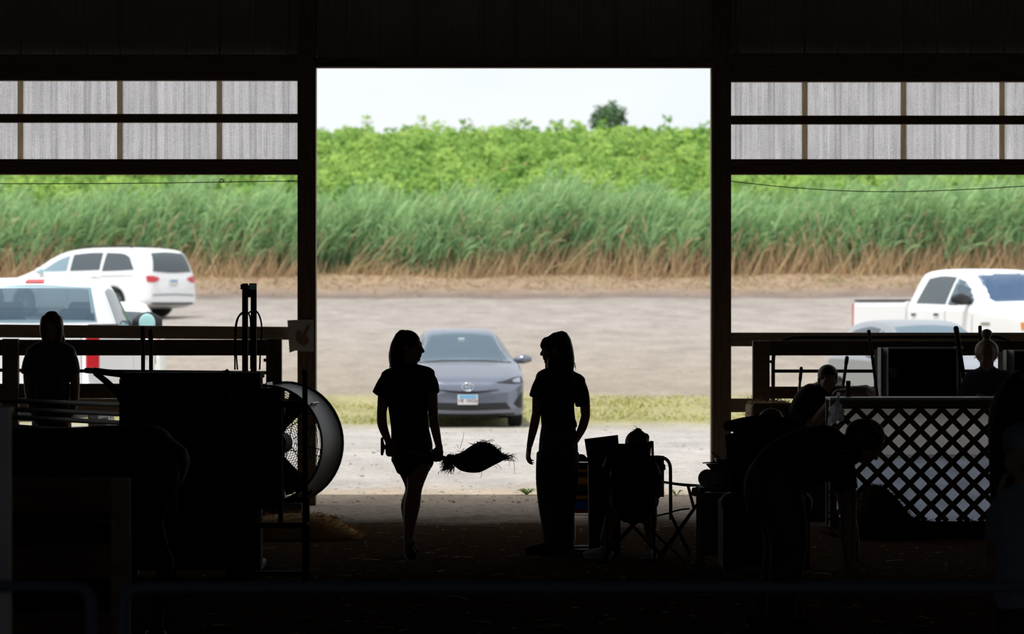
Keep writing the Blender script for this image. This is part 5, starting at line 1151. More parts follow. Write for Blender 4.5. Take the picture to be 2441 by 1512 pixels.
# ---------------------------------------------------------------- blond child's head over the armchair
def child_blond():
    d = 26.2; X = lambda px, py, dd=0: P(px, py, d, dd)
    root = thing('person', 'small blond child whose head shows over the back of the red armchair', 'person', (X(1838, 1370).x, d, 0))
    sd = V(1, 0, 0); q = MB()
    torso_mb(q, [X(1840,1200), X(1840,1150), X(1839,1090), X(1838,1055), X(1838,1040)], [(.115,.09), (.105,.08), (.112,.085), (.09,.065), (.045,.045)], sd)
    q.limb([X(1838,1050), X(1838,1030)], [.042, .042]); head_mb(q, X(1838,1010), (-.2, 1, -.1), (0,0,1), .9)
    for sx in (-1, 1):
        q.limb([X(1838+sx*34,1062), X(1838+sx*44,1110), X(1838+sx*40,1150,.06)], [.036, .032, .028]); q.limb([X(1838+sx*40,1150,.06), X(1838+sx*26,1160,.18)], [.028, .02]); hand_mb(q, X(1838+sx*26,1160,.18), V(-sx*.5,.8,0), V(0,0,-1), sx, .4, .75)
        q.limb([X(1838+sx*18,1195), X(1838+sx*20,1280,.02), X(1838+sx*20,1358)], [.07, .048, .032])
    yoke(q, X(1806,1062), X(1838,1050), X(1870,1062), .036, .042)
    link('body', fuse(q, .007, 4, 'body'), MATS['skin_shade'], root, smooth=True)
    q = MB(); torso_mb(q, [X(1840,1205), X(1840,1150), X(1839,1090), X(1838,1058), X(1838,1044)], [(.13,.105), (.12,.098), (.126,.10), (.105,.078), (.055,.055)], sd); yoke(q, X(1806,1062), X(1838,1050), X(1870,1062), 0.048, 0.052); link('shirt', fuse(q, .009, 3, 'shirt'), MATS['black_cloth'], root, smooth=True)
    q = MB()
    for sx in (-1, 1): q.limb([X(1838+sx*18,1200), X(1838+sx*20,1280,.02), X(1838+sx*20,1350)], [.082, .062, .052], round_ends=False)
    link('jeans', fuse(q, .009, 3, 'jeans'), MATS['denim'], root, smooth=True)
    q = MB(); q.ell(X(1838,1003,-.01), (.090, .094, .086), None, 18, 12); q.limb([X(1838,1005,-.03), X(1840,1040,-.04)], [(.08,.06), (.06,.035)]); link('hair', fuse(q, .007, 3, 'hair'), MATS['hair_blond'], root, smooth=True)
    for sx in (-1, 1):
        a = X(1838+sx*20, 1365); a.z = 0; shoe(root, a, a+V(sx*.1,.6,0), .75)
child_blond()

# ================================================================ steer
def steer():
    d = 20.4; X = lambda px, py, dd=0: P(px, py, d, dd)
    root = thing('steer', 'black steer standing at the left with its rump towards the fan', 'cattle', (X(180, 1545).x, d, 0)); q = MB(); sdv = V(0,1,0)
    q.limb([X(385,1110), X(350,1100), X(280,1108), X(180,1118), X(60,1120), X(-40,1118), X(-110,1110)], [(.16,.16), (.22,.20), (.235,.215), (.26,.225), (.26,.225), (.22,.23), (.15,.17)], side=sdv, n=22)
    q.limb([X(360,1100), X(340,1032), X(320,1030)], [(.10,.05), (.06,.03), (.05,.03)], side=sdv)
    q.limb([X(-90,1090), X(-150,1050), X(-200,1010)], [(.13,.17), (.11,.13), (.09,.11)], side=sdv); q.limb([X(-195,1005), X(-235,1030), X(-275,1070)], [(.10,.11), (.085,.09), (.06,.06)], side=sdv)
    for s_ in (-1, 1):
        q.limb([X(-200,1000,s_*.09), X(-195,1005,s_*.2)], [(.03,.05), (.02,.03)], side=V(0,0,1))
        q.limb([X(365,1130,s_*.13), X(345,1230,s_*.14), X(375,1310,s_*.14), X(392,1350,s_*.14), X(375,1450,s_*.14), X(372,1515,s_*.14)], [(.10,.15), (.085,.11), (.05,.065), (.045,.05), (.033,.035), (.042,.045)], side=sdv, sub=5)
        q.limb([X(-60,1170,s_*.13), X(-55,1270,s_*.14), X(-58,1350,s_*.14), X(-58,1450,s_*.14), X(-58,1515,s_*.14)], [(.09,.12), (.06,.07), (.05,.05), (.034,.036), (.042,.045)], side=sdv)
    body = link('body', fuse(q, .012, 5, 'body'), mat('black_hide', (.014,.011,.009), .75, c2=(.022,.017,.013), scale=60, bump=.2), root, smooth=True)
    q = MB(); q.limb([X(345,1022), X(390,1045), X(408,1085), X(414,1160), X(412,1250), X(410,1310)], [.035, .035, .03, .022, .018, .012]); tail = link('tail', fuse(q, .008, 3, 'tail'), MATS['black_hide'], root, smooth=True)
    q = MB(); strands(q, [X(411,1290) for _ in range(30)], [X(410+random.uniform(-14,12), 1370+random.uniform(-20,25), random.uniform(-.03,.03)) for _ in range(30)], .004, .01); o = q.build('tail_switch', MATS['black_hide'], tail); o['kind'] = 'stuff'
    q = MB()
    for _ in range(700):
        t_ = random.random(); pt = catmull([(60,1030), (180,1018), (290,1014), (330,1010), (365,1022), (395,1052), (409,1090)], 6); u, v_ = pt[random.randrange(len(pt))]
        a = X(u, v_+6, random.uniform(-.05,.05)); rr = .012 if u < 300 else .026; b_ = a+V(random.uniform(-.008,.012), random.uniform(-.01,.01), rr*random.uniform(.5,1.2)); q.limb([a, b_], [.0018, .0008], n=4, sub=1, round_ends=False)
    o = q.build('fur', mat('fur_brown', (.10,.05,.025), .8), root); o['kind'] = 'stuff'
    for s_ in (-1, 1):
        for px_ in (372, -58):
            c = X(px_, 1540, s_*.14); c.z = 0; q = MB(); q.loft([[c+V(math.cos(a)*r*1.15, math.sin(a)*r, z) for a in np.linspace(0, 6.283, 16, endpoint=False)] for z, r in ((0, .058), (.03, .055), (.07, .045))]); q.build('hoof', mat('hoof', (.03,.027,.024), .5), root)
steer()
# ================================================================ fences, sign, wires
def tube_path(pts, r, n=10, sub=1):
    q = MB(); q.tube(pts, r, n, sub); return q
def rounded(pts, rad, seg=6, closed=False):
    """polyline with rounded corners"""
    pts = [Vector(p) for p in pts]; out = []; n = len(pts)
    for i, p in enumerate(pts):
        if not closed and i in (0, n-1): out.append(p); continue
        a = (pts[i-1]-p); b_ = (pts[(i+1) % n]-p); r1 = min(rad, a.length*.45); r2 = min(rad, b_.length*.45); a = p+a.normalized()*r1; b_ = p+b_.normalized()*r2
        for k in range(seg+1):
            t_ = k/seg; out.append(a*(1-t_)**2+p*2*t_*(1-t_)+b_*t_*t_)
    if closed: out.append(out[0].copy())
    return out
mat('paper', (.50,.47,.43), .9, c2=(.55,.52,.48), scale=12)  # grey paper tone with slight random variation
mat('brown_ink', (.22,.13,.08), .9, c2=(.34,.23,.16), scale=18)
mat('gate_blue', (.16,.19,.30), .6)
mat('box_black', (.014,.015,.015), .9, spec=.08, c2=(.020,.021,.020), scale=5)
mat('rope', (.22,.17,.10), .9)
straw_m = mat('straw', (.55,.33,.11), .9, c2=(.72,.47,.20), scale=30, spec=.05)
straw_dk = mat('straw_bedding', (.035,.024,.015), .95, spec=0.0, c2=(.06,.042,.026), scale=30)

FD = 33.6
fl = thing('pen_fence', 'dark wooden board pen fence on the left behind the girl', 'fence', P(330, 1228, FD))
def fbox(root, name, x0, x1, y0, y1, d, m, th=.04, bevel=.005):
    a = P(x0, y1, d); b_ = P(x1, y0, d, 0); q = MB(); q.box2((a.x, d, max(a.z, 0)), (b_.x, d+th, b_.z)); return q.build(name, MATS[m], root, bevel=bevel)
for y0, y1 in ((810, 848), (915, 950)): fbox(fl, 'fence_board', -80, 668, y0, y1, FD, 'old_wood')
for x0, x1 in ((5, 43), (634, 671)): fbox(fl, 'fence_post', x0, x1, 808, 1300, FD-.10, 'old_wood_upright', .10)
tube_path([P(-80, 882, FD, .08), P(640, 889, FD, .08)], .016).build('pipe_rail', MATS['black_paint'], fl, smooth=True)
fbox(fl, 'bolt', 628, 634, 855, 863, FD-.02, 'dark_steel', .03)
fr = thing('pen_fence', 'wooden pen fence with a thick end post by the right door post', 'fence', P(1815, 1228, FD))
for y0, y1 in ((813, 848), (922, 951)): fbox(fr, 'fence_board', 1834, 2520, y0, y1, FD, 'old_wood')
fbox(fr, 'fence_post', 1795, 1835, 813, 1300, FD-.10, 'rail_wood', .12)
fbox(fr, 'fence_post', 2500, 2540, 813, 1300, FD-.10, 'rail_wood', .12)
fbox(fr, 'bolt', 1835, 1842, 859, 866, FD-.04, 'dark_steel', .04)
gt = thing('tube_gate', 'round-cornered black tube gate hung behind the right pen fence', 'gate', P(2130, 1225, FD+.5))
GD = FD+.45; X = lambda px, py, dd=0: P(px, py, GD, dd)
tube_path(rounded([X(1843,1175), X(1843,805), X(2424,803), X(2424,1175)], .22, 8, True), .017).build('frame_tube', MATS['black_paint'], gt, smooth=True)
for px in (1850, 2418): tube_path([X(px,1150), V(X(px,0).x, GD, 0)], .02).build('foot_tube', MATS['black_paint'], gt, smooth=True)
for y_ in (885, 965, 1040, 1110): tube_path([X(1843,y_), X(2424,y_)], .016).build('cross_tube', MATS['black_paint'], gt, smooth=True)
X = lambda px, py, dd=0: P(px, py, WD-.10, dd)
sg = thing('paper_sign', 'paper notice with a faint brown drawing on the left door post', 'sign', X(717, 840))
q = MB(); cor = [(685,764),(700,763),(748,762),(748,838),(722,838),(705,836),(690,841)]; q.prism(cor, 0, .004, lambda u, v_, dd: X(u, v_, dd)); q.build('paper_sheet', MATS['paper'], sg)
q = MB(); q.prism([(706,790),(716,788),(720,798),(733,776),(739,772),(737,784),(730,800),(736,806),(735,820),(724,826),(708,816),(704,802)], -.003, 0, lambda u, v_, dd: X(u, v_, dd)); q.build('drawing', MATS['brown_ink'], sg)
def wire(pts, label, r=.004):
    q = MB(); q.tube([P(a, b_, WD-.02) for a, b_ in pts], r, 5, 4); return tag(q.build('wire', MATS['dark_steel'], smooth=True), label, 'wire')
w1 = wire([(-120,438),(200,438),(420,436),(600,433),(709,432)], 'thin wire strung across the left opening below the beam')
q = MB()
for k in range(5):
    c = P(687+k*3.2, 431+(k % 2)*1.5, WD-.02); q.torus(c, .008, .003, V(1,.3,0), 10, 5)
q.build('wire_twist', MATS['dark_steel'], w1)
q = MB(); q.torus(P(528, 431, WD-.02), .016, .005, V(0,1,.2), 16, 6); q.build('insulator', MATS['plate_white'], w1, smooth=True)
wire([(1742,432),(1860,445),(2010,455),(2150,457),(2300,452),(2441,444),(2560,436)], 'thin wire sagging across the right opening below the beam')

# ================================================================ black box, mast, rods
BD = 25.5; X = lambda px, py, dd=0: P(px, py, BD, dd)
bxr = thing('equipment_box', 'tall black equipment box standing left of the drum fan', 'box', X(452, 1381))
x0, x1 = X(289, 0).x, X(617, 0).x; zt = X(0, 893).z
q = MB(); q.box2((x0, BD, .06), (x1, BD+.42, zt-.03)); bb = q.build('body', MATS['box_black'], bxr, bevel=.008)
q = MB(); q.box2((x0-.01, BD-.015, zt-.03), (x1+.01, BD+.44, zt+.012)); q.build('lid', MATS['box_black'], bxr, bevel=.008)
for xx in (x0, x1): 
    q = MB(); q.box2((xx-.012, BD-.012, .06), (xx+.012, BD+.012, zt-.03)); q.build('corner_trim', MATS['box_black'], bxr)
for (a, b_) in ((x0+.06, (x0+x1)/2-.02), ((x0+x1)/2+.02, x1-.06)):
    q = MB(); q.box2((a, BD-.012, .15), (b_, BD+.002, zt-.10)); dr = q.build('door', MATS['box_black'], bxr, bevel=.004)
    q = MB(); q.tube(rounded([V(b_-.05 if a < -2 else a+.05, BD-.012, .80), V(b_-.05, BD-.045, .80), V(b_-.05, BD-.045, .92), V(b_-.05, BD-.012, .92)], .01), .006, 6); q.build('handle', MATS['dark_steel'], dr, smooth=True)
for xx in (x0+.06, x1-.06):
    for yy in (.06, .36): q = MB(); q.cyl((xx-.02, BD+yy, .035), (xx+.02, BD+yy, .035), .035, 14); q.build('caster', MATS['black_rubber'], bxr)
q = MB(); q.limb([X(222,884), X(292,893)], [.022, .022], n=10, round_ends=False); arm = q.build('side_arm', MATS['black_paint'], bxr, smooth=True)
q = MB(); q.limb([X(226,889), X(262,918), X(290,955)], [.018, .022, .018], n=10, round_ends=False); q.build('side_brace', MATS['black_paint'], bxr, smooth=True)
q = MB(); q.limb([X(206,883.5), X(219,884)], [.019, .019], n=10); q.build('end_cap', MATS['galv'], arm, smooth=True)
MD = 26.6; X = lambda px, py, dd=0: P(px, py, MD, dd)
ms = thing('steel_mast', 'twin-post black steel mast with hanging cables behind the black box', 'mast', X(594, 1355))
for a, b_ in ((577, 590.5), (597.5, 611)):
    q = MB(); q.box2((X(a,0).x, MD, 0), (X(b_,0).x, MD+.045, X(0,676).z)); q.build('upright', MATS['black_paint'], ms, bevel=.003)
q = MB(); q.box2((X(590,0).x, MD+.005, X(0,709).z), (X(598,0).x, MD+.04, X(0,680).z)); q.build('head_plate', MATS['black_paint'], ms)
q = MB(); q.box2((X(573.5,0).x, MD-.005, X(0,690).z), (X(579,0).x, MD+.045, X(0,678).z)); q.build('side_lug', MATS['black_paint'], ms)
q = MB(); q.box2((X(594,0).x, MD-.012, X(0,691).z), (X(611.5,0).x, MD+.0, X(0,675.5).z)); q.build('pulley_plate', MATS['galv'], ms, bevel=.002)
q = MB(); q.box2((X(560,0).x, MD-.25, 0), (X(628,0).x, MD+.3, .05)); q.build('base', MATS['black_paint'], ms, bevel=.01)
for pts in ([(560,882),(560,800),(564,765),(574,748),(586,743),(596,756),(598,800),(598,880)], [(566,882),(563,840),(562,790),(568,758),(580,745)], [(590,748),(600,742),(611,742),(620,758),(624,785),(621,830),(619,882)]):
    q = MB(); q.tube([X(a, b_, -.03) for a, b_ in pts], .0055, 6, 5); q.build('cable', MATS['black_rubber'], ms, smooth=True)
for (pa, ta, la) in ((340, 784, 'slim dark tool handle rising behind the black box, left one of the pair'), (359, 790, 'slim dark tool handle rising behind the black box, right one of the pair')):
    X = lambda px, py, dd=0: P(px, py, 26.7, dd); r_ = thing('tool_handle', la, 'tool', X(pa, 1352), group='tool handles behind the black box')
    q = MB(); q.limb([V(X(pa,0).x, 26.72, .01), X(pa+1, ta+60), X(pa, ta)], [.014, .014, .015], n=10); q.build('shaft', MATS['black_paint'], r_, smooth=True)
    q = MB(); q.limb([X(pa+.5, ta+28), X(pa, ta)], [.0165, .0165], n=10); q.build('grip', MATS['black_rubber'], r_, smooth=True)
# left tube panel beside the steer
tp = thing('livestock_gate', 'slanting black livestock panel rails beside the black box at left', 'panel', P(120, 1400, 25.0))
A0 = lambda px, py: P(px, py, 23.8); A1 = lambda px, py: P(px, py, 27.3)
for (ya, yb) in ((952, 966), (972, 988), (990, 1009), (1012, 1034)):
    tube_path([A0(-60, ya), A1(300, yb)], .017).build('rail_tube', MATS['black_paint'], tp, smooth=True)
for px, dd in ((-40, 23.9), (296, 27.2)):
    a = P(px, 945 if px < 0 else 962, dd); tube_path([a, V(a.x, a.y, 0)], .02).build('end_post', MATS['black_paint'], tp, smooth=True)

# ================================================================ drum fan and stand
def fan():
    d = 33.0; C = P(660, 1057, d); ax = V(-.30, -.954, 0).normalized(); R_ = .505; dp = .46
    u = V(ax.y, -ax.x, 0).normalized(); up = V(0,0,1)
    root = thing('drum_fan', 'large black drum fan on the floor left of the doorway', 'fan', V(C.x, C.y, 0))
    def ring(off, r, n=56): return [C+ax*off+u*r*math.cos(a)+up*r*math.sin(a) for a in np.linspace(0, 2*math.pi, n, endpoint=False)]
    q = MB(); q.loft([ring(-dp*.5, R_*1.03), ring(-dp*.46, R_*1.0), ring(0, R_*.975), ring(dp*.46, R_*.97), ring(dp*.5, R_*.985)], cap=False)
    o = q.build('drum', mat('fan_drum', (.022,.025,.032), .5, spec=.4), root, smooth=True); sm = o.modifiers.new('t', 'SOLIDIFY'); sm.thickness = .006
    for off, r in ((dp*.5, R_*.985), (-dp*.5, R_*1.03)):
        q = MB(); q.torus(C+ax*off, r, .010, ax, 56, 8); q.build('drum_rim', MATS['black_paint'], root, smooth=True)
    for sgn, nm in ((1, 'front_guard'), (-1, 'rear_guard')):
        q = MB()
        for k in range(22): q.torus(C+ax*sgn*(dp*.5+.012+.05*(1-(k/22)**2)), .06+(R_*.97-.06)*k/21, .0026, ax, 44, 4)
        for k in range(8):
            a = k*math.pi/4+.2; dr = u*math.cos(a)+up*math.sin(a); q.tube([C+ax*sgn*(dp*.5+.062)+dr*.05, C+ax*sgn*(dp*.5+.05)+dr*R_*.55, C+ax*sgn*(dp*.5+.012)+dr*R_*.985], .0045, 5)
        o = q.build(nm, MATS['black_paint'], root); o['kind'] = 'stuff'
    q = MB(); q.cyl(C-ax*.16, C+ax*.02, .09, 24); q.build('motor', MATS['black_paint'], root, smooth=False, bevel=.01)
    q = MB(); q.cyl(C+ax*.02, C+ax*.10, .07, 20, .05); q.build('hub', MATS['dark_steel'], root)
    for k in range(3):
        a0 = k*2*math.pi/3+.02; q = MB(); rows = []
        for i in range(9):
            t_ = i/8; r = .06+(R_*.91-.06)*t_; wd = .24+.30*t_-.10*t_*t_; tw = .75-.45*t_; row = []
            for j in range(9):
                s_ = j/8-.5; a = a0+s_*wd*(1.15); row.append(C+ax*(.06+s_*wd*r*math.sin(tw)*.9)+(u*math.cos(a)+up*math.sin(a))*r)
            rows.append(row)
        q.loft(rows, cap=False, close=False); o = q.build('blade', MATS['dark_steel'], root, smooth=True); sm = o.modifiers.new('t', 'SOLIDIFY'); sm.thickness = .003
    for s_ in (-1, 1):
        q = MB(); q.bar(C-ax*.07+u*s_*.03-up*R_*.97, C-ax*.07+u*s_*.03+up*R_*.97, .025, .025, up=tuple(ax)); q.build('motor_mount', MATS['black_paint'], root)
    for a in (.62, -.03, 1.5, 2.4):
        dr = u*math.cos(a)+up*math.sin(a); q = MB(); q.bar(C+dr*(R_*.99)+ax*.16, C+dr*(R_*1.0)+ax*.02, .012, .05, up=tuple(dr)); q.build('clip', MATS['galv'], root, bevel=.002)
    q = MB(); q.box2((P(596,0,d).x, d-.22, 0), (P(724,0,d).x, d+.22, .135)); q.build('base', mat('base_grey', (.16,.17,.19), .7), root, bevel=.01)
    for s_ in (-1, 1):
        q = MB(); q.bar(V(C.x+s_*.16, d-.02, .10), C+V(s_*.30, -.02, -R_*.80), .04, .03); q.build('cradle', MATS['black_paint'], root)
fan()
RD = 25.2; X = lambda px, py, dd=0: P(px, py, RD, dd)
rk = thing('steel_rack', 'open steel rack with bright-capped posts in front of the fan and black box', 'rack', X(635, 1389))
for px in (543, 727):
    q = MB(); q.tube(rounded([V(X(px,0).x, RD, 0), X(px,888), X(px-7 if px > 600 else px-6, 885, .0)], .02), .018, 10); q.build('post', MATS['black_paint'], rk, smooth=True)
    q = MB(); q.limb([X(px-9,885), X(px-2,885)], [(.006,.015), (.006,.015)], side=(0,0,1)); q.build('post_cap', MATS['galv'], rk, smooth=True)
    q = MB(); q.tube([V(X(px,0).x, RD+.24, 0), V(X(px,0).x, RD+.24, .55)], .018, 10); q.build('post', MATS['black_paint'], rk, smooth=True)
    for y_ in (1253,): q = MB(); q.tube([X(px, y_), V(X(px,y_).x, RD+.24, X(px,y_).z)], .016, 8); q.build('side_bar', MATS['black_paint'], rk, smooth=True)
for y_, r_ in ((964, .022), (1253, .020), (1368, .018)):
    q = MB(); q.bar(X(543, y_), X(727, y_), .03, r_*2); q.build('cross_bar', MATS['black_paint'], rk, bevel=.003)
q = MB(); q.box2((X(606,0).x, RD+.08, X(0,1216).z), (X(669,0).x, RD+.11, X(0,926).z)); q.build('inner_panel', MATS['black_rubber'], rk, bevel=.004)
for px in (608, 667): q = MB(); q.bar(X(px, 926, .095), V(X(px,0).x, RD+.095, .37), .03, .03); q.build('panel_upright', MATS['black_paint'], rk)
q = MB(); q.bar(X(544, 1253, .12), X(727, 1253, .12), .22, .012); q.build('shelf', MATS['black_paint'], rk)
# straw heap by the fan
def heap(name, label, cat, prof, d, depth, m, nst, L_=.06, voxel=.02, cs=None):
    root_pt = P(prof[len(prof)//2][0], prof[0][1], d); q = MB(); zs = []
    pr = catmull(prof, 4); rings = []
    for (u_, v_) in pr:
        c = P(u_, v_, d); hgt = max(c.z, .01); rings.append([V(c.x, d+depth*math.cos(a)*min(1, .4+hgt*3), max(0, hgt*math.sin(a))-(.02 if math.sin(a) < .01 else 0)) for a in np.linspace(0, math.pi, 11)])
    q.loft([r+[V(r[0].x, d, -.03)] for r in rings]); o = q.build(name, m, smooth=True)
    tag(o, label, cat)
    q = MB()
    for _ in range(nst):
        r = rings[random.randrange(len(rings))]; p = r[random.randrange(1, 10)]; a = random.uniform(0, 6.28); l_ = random.uniform(.4, 1)*L_; dr = V(math.cos(a), math.sin(a)*.7, random.uniform(-.15, .55)); p = Vector(p)+V(random.uniform(-.04,.04), random.uniform(-.04,.04), 0)
        q.limb([p, p+dr*l_], [.0026, .0012], n=4, sub=1, round_ends=False)
    s_ = q.build('straw_stems', cs or m, o); s_['kind'] = 'stuff'; return o
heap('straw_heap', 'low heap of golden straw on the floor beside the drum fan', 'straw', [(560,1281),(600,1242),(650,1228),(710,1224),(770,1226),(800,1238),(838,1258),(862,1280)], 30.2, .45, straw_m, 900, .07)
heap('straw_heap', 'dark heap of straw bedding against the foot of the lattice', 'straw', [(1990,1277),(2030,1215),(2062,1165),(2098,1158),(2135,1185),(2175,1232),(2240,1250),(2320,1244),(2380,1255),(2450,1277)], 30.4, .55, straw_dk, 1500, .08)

# ================================================================ chairs in the middle
def camp_chair():
    d = 27.05; X = lambda px, py, dd=0: P(px, py, d, dd)
    root = thing('camp_chair', 'black folding camp chair with crossed legs under the sitting child', 'chair', X(1510, 1343))
    q = MB(); rows = []
    for i in range(9):
        t_ = i/8; rows.append([X(1452+10*t_+(1553-1452-18*t_)*j/8, 1058-(8 if j in (0, 8) else 0)+(1205-1058)*t_, .03*math.sin(math.pi*j/8)+.10*t_) for j in range(9)])
    q.loft(rows, cap=False, close=False); o = q.build('back_cloth', MATS['black_cloth'], root, smooth=True); o.modifiers.new('t', 'SOLIDIFY').thickness = .006
    q = MB(); q.loft([[X(1460+9*j, 1200+4*math.sin(math.pi*j/9), .1+.42*i/4) for j in range(10)] for i in range(5)], cap=False, close=False); o = q.build('seat_cloth', MATS['black_cloth'], root, smooth=True); o.modifiers.new('t', 'SOLIDIFY').thickness = .006
    def G(px, dd): p = X(px, 1343, dd); p.z = .012; return p
    for (a, b_) in ((X(1450,1052,.0), G(1446,.02)), (X(1555,1052,.0), G(1560,.02)), (X(1474,1240,.05), G(1436,-.22)), (X(1460,1200,.08), G(1585,.10)), (X(1552,1200,.08), G(1430,.10)), (X(1455,1200,.50), G(1585,.50)), (X(1560,1200,.50), G(1440,.50)), (X(1500,1215,.02), G(1640,-.2))):
        q = MB(); q.tube([a, b_], .010, 8); q.build('leg', MATS['black_paint'], root, smooth=True)
    for px in (1450, 1556):
        q = MB(); q.limb([X(px,1150,.02), X(px,1152,.28), X(px,1154,.5)], [(.03,.008)]*3); q.build('armrest', MATS['black_cloth'], root, smooth=True)
camp_chair()
def tube_chair():
    d = 27.75; X = lambda px, py, dd=0: P(px, py, d, dd)
    root = thing('folding_chair', 'tube-framed folding chair facing right with a bent metal back frame', 'chair', X(1560, 1330))
    q = MB(); q.tube(rounded([X(1476,1240), X(1476,1090), X(1598,1090), X(1599,1240)], .09, 8), .0125, 10); q.build('back_frame', MATS['galv'], root, smooth=True)
    q = MB(); q.loft([[X(1481+(1583-1481)*j/6, 1087+(1185-1087)*i/6, .02*math.sin(math.pi*j/6)+.004) for j in range(7)] for i in range(7)], cap=False, close=False); o = q.build('back_cloth', MATS['black_cloth'], root, smooth=True); o.modifiers.new('t', 'SOLIDIFY').thickness = .008
    q = MB(); q.loft([[X(1500+12*j, 1226+(6*math.sin(j*.5))-2.0*max(0, j-8)*1.6, .02+.40*i/4) for j in range(13)] for i in range(5)], cap=False, close=False); o = q.build('seat_cloth', mat('navy_cloth', (.02,.025,.05), .9), root, smooth=True); o.modifiers.new('t', 'SOLIDIFY').thickness = .012
    q = MB(); q.limb([X(1578,1149), X(1610,1154), X(1640,1157), X(1668,1158)], [(.03,.008), (.03,.010), (.03,.011), (.03,.009)], side=(0,1,0)); q.build('armrest', MATS['black_rubber'], root, smooth=True)
    def G(px, dd): p = X(px, 1330, dd); p.z = .012; return p
    for (a, b_) in ((X(1664,1200), G(1578,.0)), (X(1598,1225), G(1645,.0)), (X(1664,1200,.42), G(1578,.42)), (X(1598,1225,.42), G(1645,.42)), (X(1640,1158), X(1655,1215))):
        q = MB(); q.tube([a, b_], .0115, 8); q.build('leg', MATS['galv'] if b_.z > .1 else MATS['black_paint'], root, smooth=True)
    q = MB(); q.limb([X(1582,1110), X(1583,1118)], [.012, .012]); q.build('hinge', MATS['black_rubber'], root, smooth=True)
tube_chair()
def lawn_chair():
    d = 28.75; X = lambda px, py, dd=0: P(px, py, d, dd)
    root = thing('lawn_chair', 'folding lawn chair with yellow, green and blue webbing behind the jeans girl', 'chair', X(1405, 1313))
    q = MB(); q.tube(rounded([X(1362,1230), X(1362,1098), X(1446,1098), X(1446,1230)], .06, 6), .0115, 8); q.build('back_frame', MATS['galv'], root, smooth=True)
    cols = {'yellow': (.45,.28,.03), 'green': (.04,.16,.06), 'blue': (.05,.16,.38), 'red': (.35,.03,.03), 'navy': (.02,.03,.07)}
    for nm, y0, y1 in (('navy',1104,1118), ('yellow',1119,1126), ('navy',1127,1137), ('yellow',1138,1156), ('navy',1157,1161), ('green',1162,1170), ('navy',1171,1181), ('yellow',1182,1190), ('navy',1191,1195), ('blue',1196,1215), ('red',1216,1222)):
        y0 -= 1.5; y1 += 1.5; q = MB(); q.loft([[X(1364+80*j/6, (y0 if i == 0 else y1), -.012+.016*math.sin(math.pi*j/6)+(.003 if nm == 'navy' else 0)) for j in range(7)] for i in range(2)], cap=False, close=False); o = q.build('webbing_strap', mat('web_'+nm, cols[nm], .8, trans=.5), root, smooth=True, label=nm+' webbing strap'); o.modifiers.new('t', 'SOLIDIFY').thickness = .003
    q = MB(); q.loft([[X(1368+74*j/5, 1226+3*math.sin(math.pi*j/5), -.42+.42*i/4) for j in range(6)] for i in range(5)], cap=False, close=False); o = q.build('seat_webbing', MATS['web_navy'], root, smooth=True); o.modifiers.new('t', 'SOLIDIFY').thickness = .004
    def G(px, dd): p = X(px, 1313, dd); p.z = .012; return p
    for px, pl in ((1366, 1362), (1444, 1448)):
        q = MB(); q.tube(rounded([X(px,1228,-.42), G(pl,.02)], .1), .0115, 8); q.build('leg', MATS['galv'], root, smooth=True)
        q = MB(); q.tube([X(px,1228,.0), X(px+2,1262,-.2), G(pl+4,-.40)], .0115, 8, 4); q.build('leg', MATS['galv'], root, smooth=True)
    for dd in (.02, -.40): q = MB(); q.tube([G(1362, dd), G(1450, dd)], .0115, 8); q.build('foot_bar', MATS['galv'], root, smooth=True)
lawn_chair()
X = lambda px, py, dd=0: P(px, py, 28.0, dd)
bx_ = thing('storage_bin', 'open dark purple bin with a raised flap behind the chairs', 'bin', X(1438, 1318))
pm_ = mat('purple', (.045,.014,.05), .7)
q = MB(); q.prism([(1393,1047),(1473,1037),(1478,1100),(1403,1112)], .02, .035, lambda u, v_, dd: X(u, v_, dd)); q.build('flap', pm_, bx_, bevel=.002)
q = MB(); q.prism([(1403,1112),(1478,1100),(1480,1325),(1404,1325)], .0, .27, lambda u, v_, dd: V(X(u,v_).x, 28.0+dd, max(.0, X(u,v_).z))); q.build('bin_body', pm_, bx_, bevel=.004)
q = MB(); q.prism([(1434,1112),(1448,1082),(1452,1078),(1440,1116)], -.01, .0, lambda u, v_, dd: X(u, v_, dd)); tag(q.build('paper_slip', MATS['plate_white']), 'white paper sticking up from the purple bin', 'paper')
q = MB(); q.ell(X(1386,1092,.25), (.035, .05, .028)); q.limb([X(1372,1096,.25), X(1384,1090,.25), X(1396,1096,.25)], [.02, .026, .02]); tag(link('cloth_bundle', fuse(q, .006, 3, 'cloth_bundle'), MATS['black_cloth'], smooth=True), 'small dark cloth bundle on top of the webbed lawn chair', 'cloth')

# ================================================================ side table with pots
TD2 = 26.6; X = lambda px, py, dd=0: P(px, py, TD2, dd)
tb_ = thing('side_table', 'dark low table carrying the flared pot right of the folding chair', 'table', X(1715, 1355))
a = X(1663, 1170); b_ = X(1775, 1160)
q = MB(); q.box2((a.x, TD2-.25, a.z), (b_.x, TD2+.25, b_.z)); q.build('table_top', MATS['old_wood'], tb_, bevel=.006)
for px in (1670, 1768):
    for dd in (-.21, .21): 
        p = X(px, 1170); q = MB(); q.box2((p.x-.02, TD2+dd-.02, 0), (p.x+.02, TD2+dd+.02, a.z)); q.build('leg', MATS['old_wood_upright'], tb_)
q = MB(); q.box2((X(1676,0).x, TD2-.18, .10), (X(1762,0).x, TD2+.18, a.z-.02)); q.build('crate', MATS['old_wood'], tb_, bevel=.01)
def lathe(name, c, prof, m, n=28, parent=None, smooth=True):
    q = MB(); q.loft([[c+V(r*math.cos(t_), r*math.sin(t_), z) for t_ in np.linspace(0, 6.2832, n, endpoint=False)] for r, z in prof]); return q.build(name, m, parent, smooth=smooth)
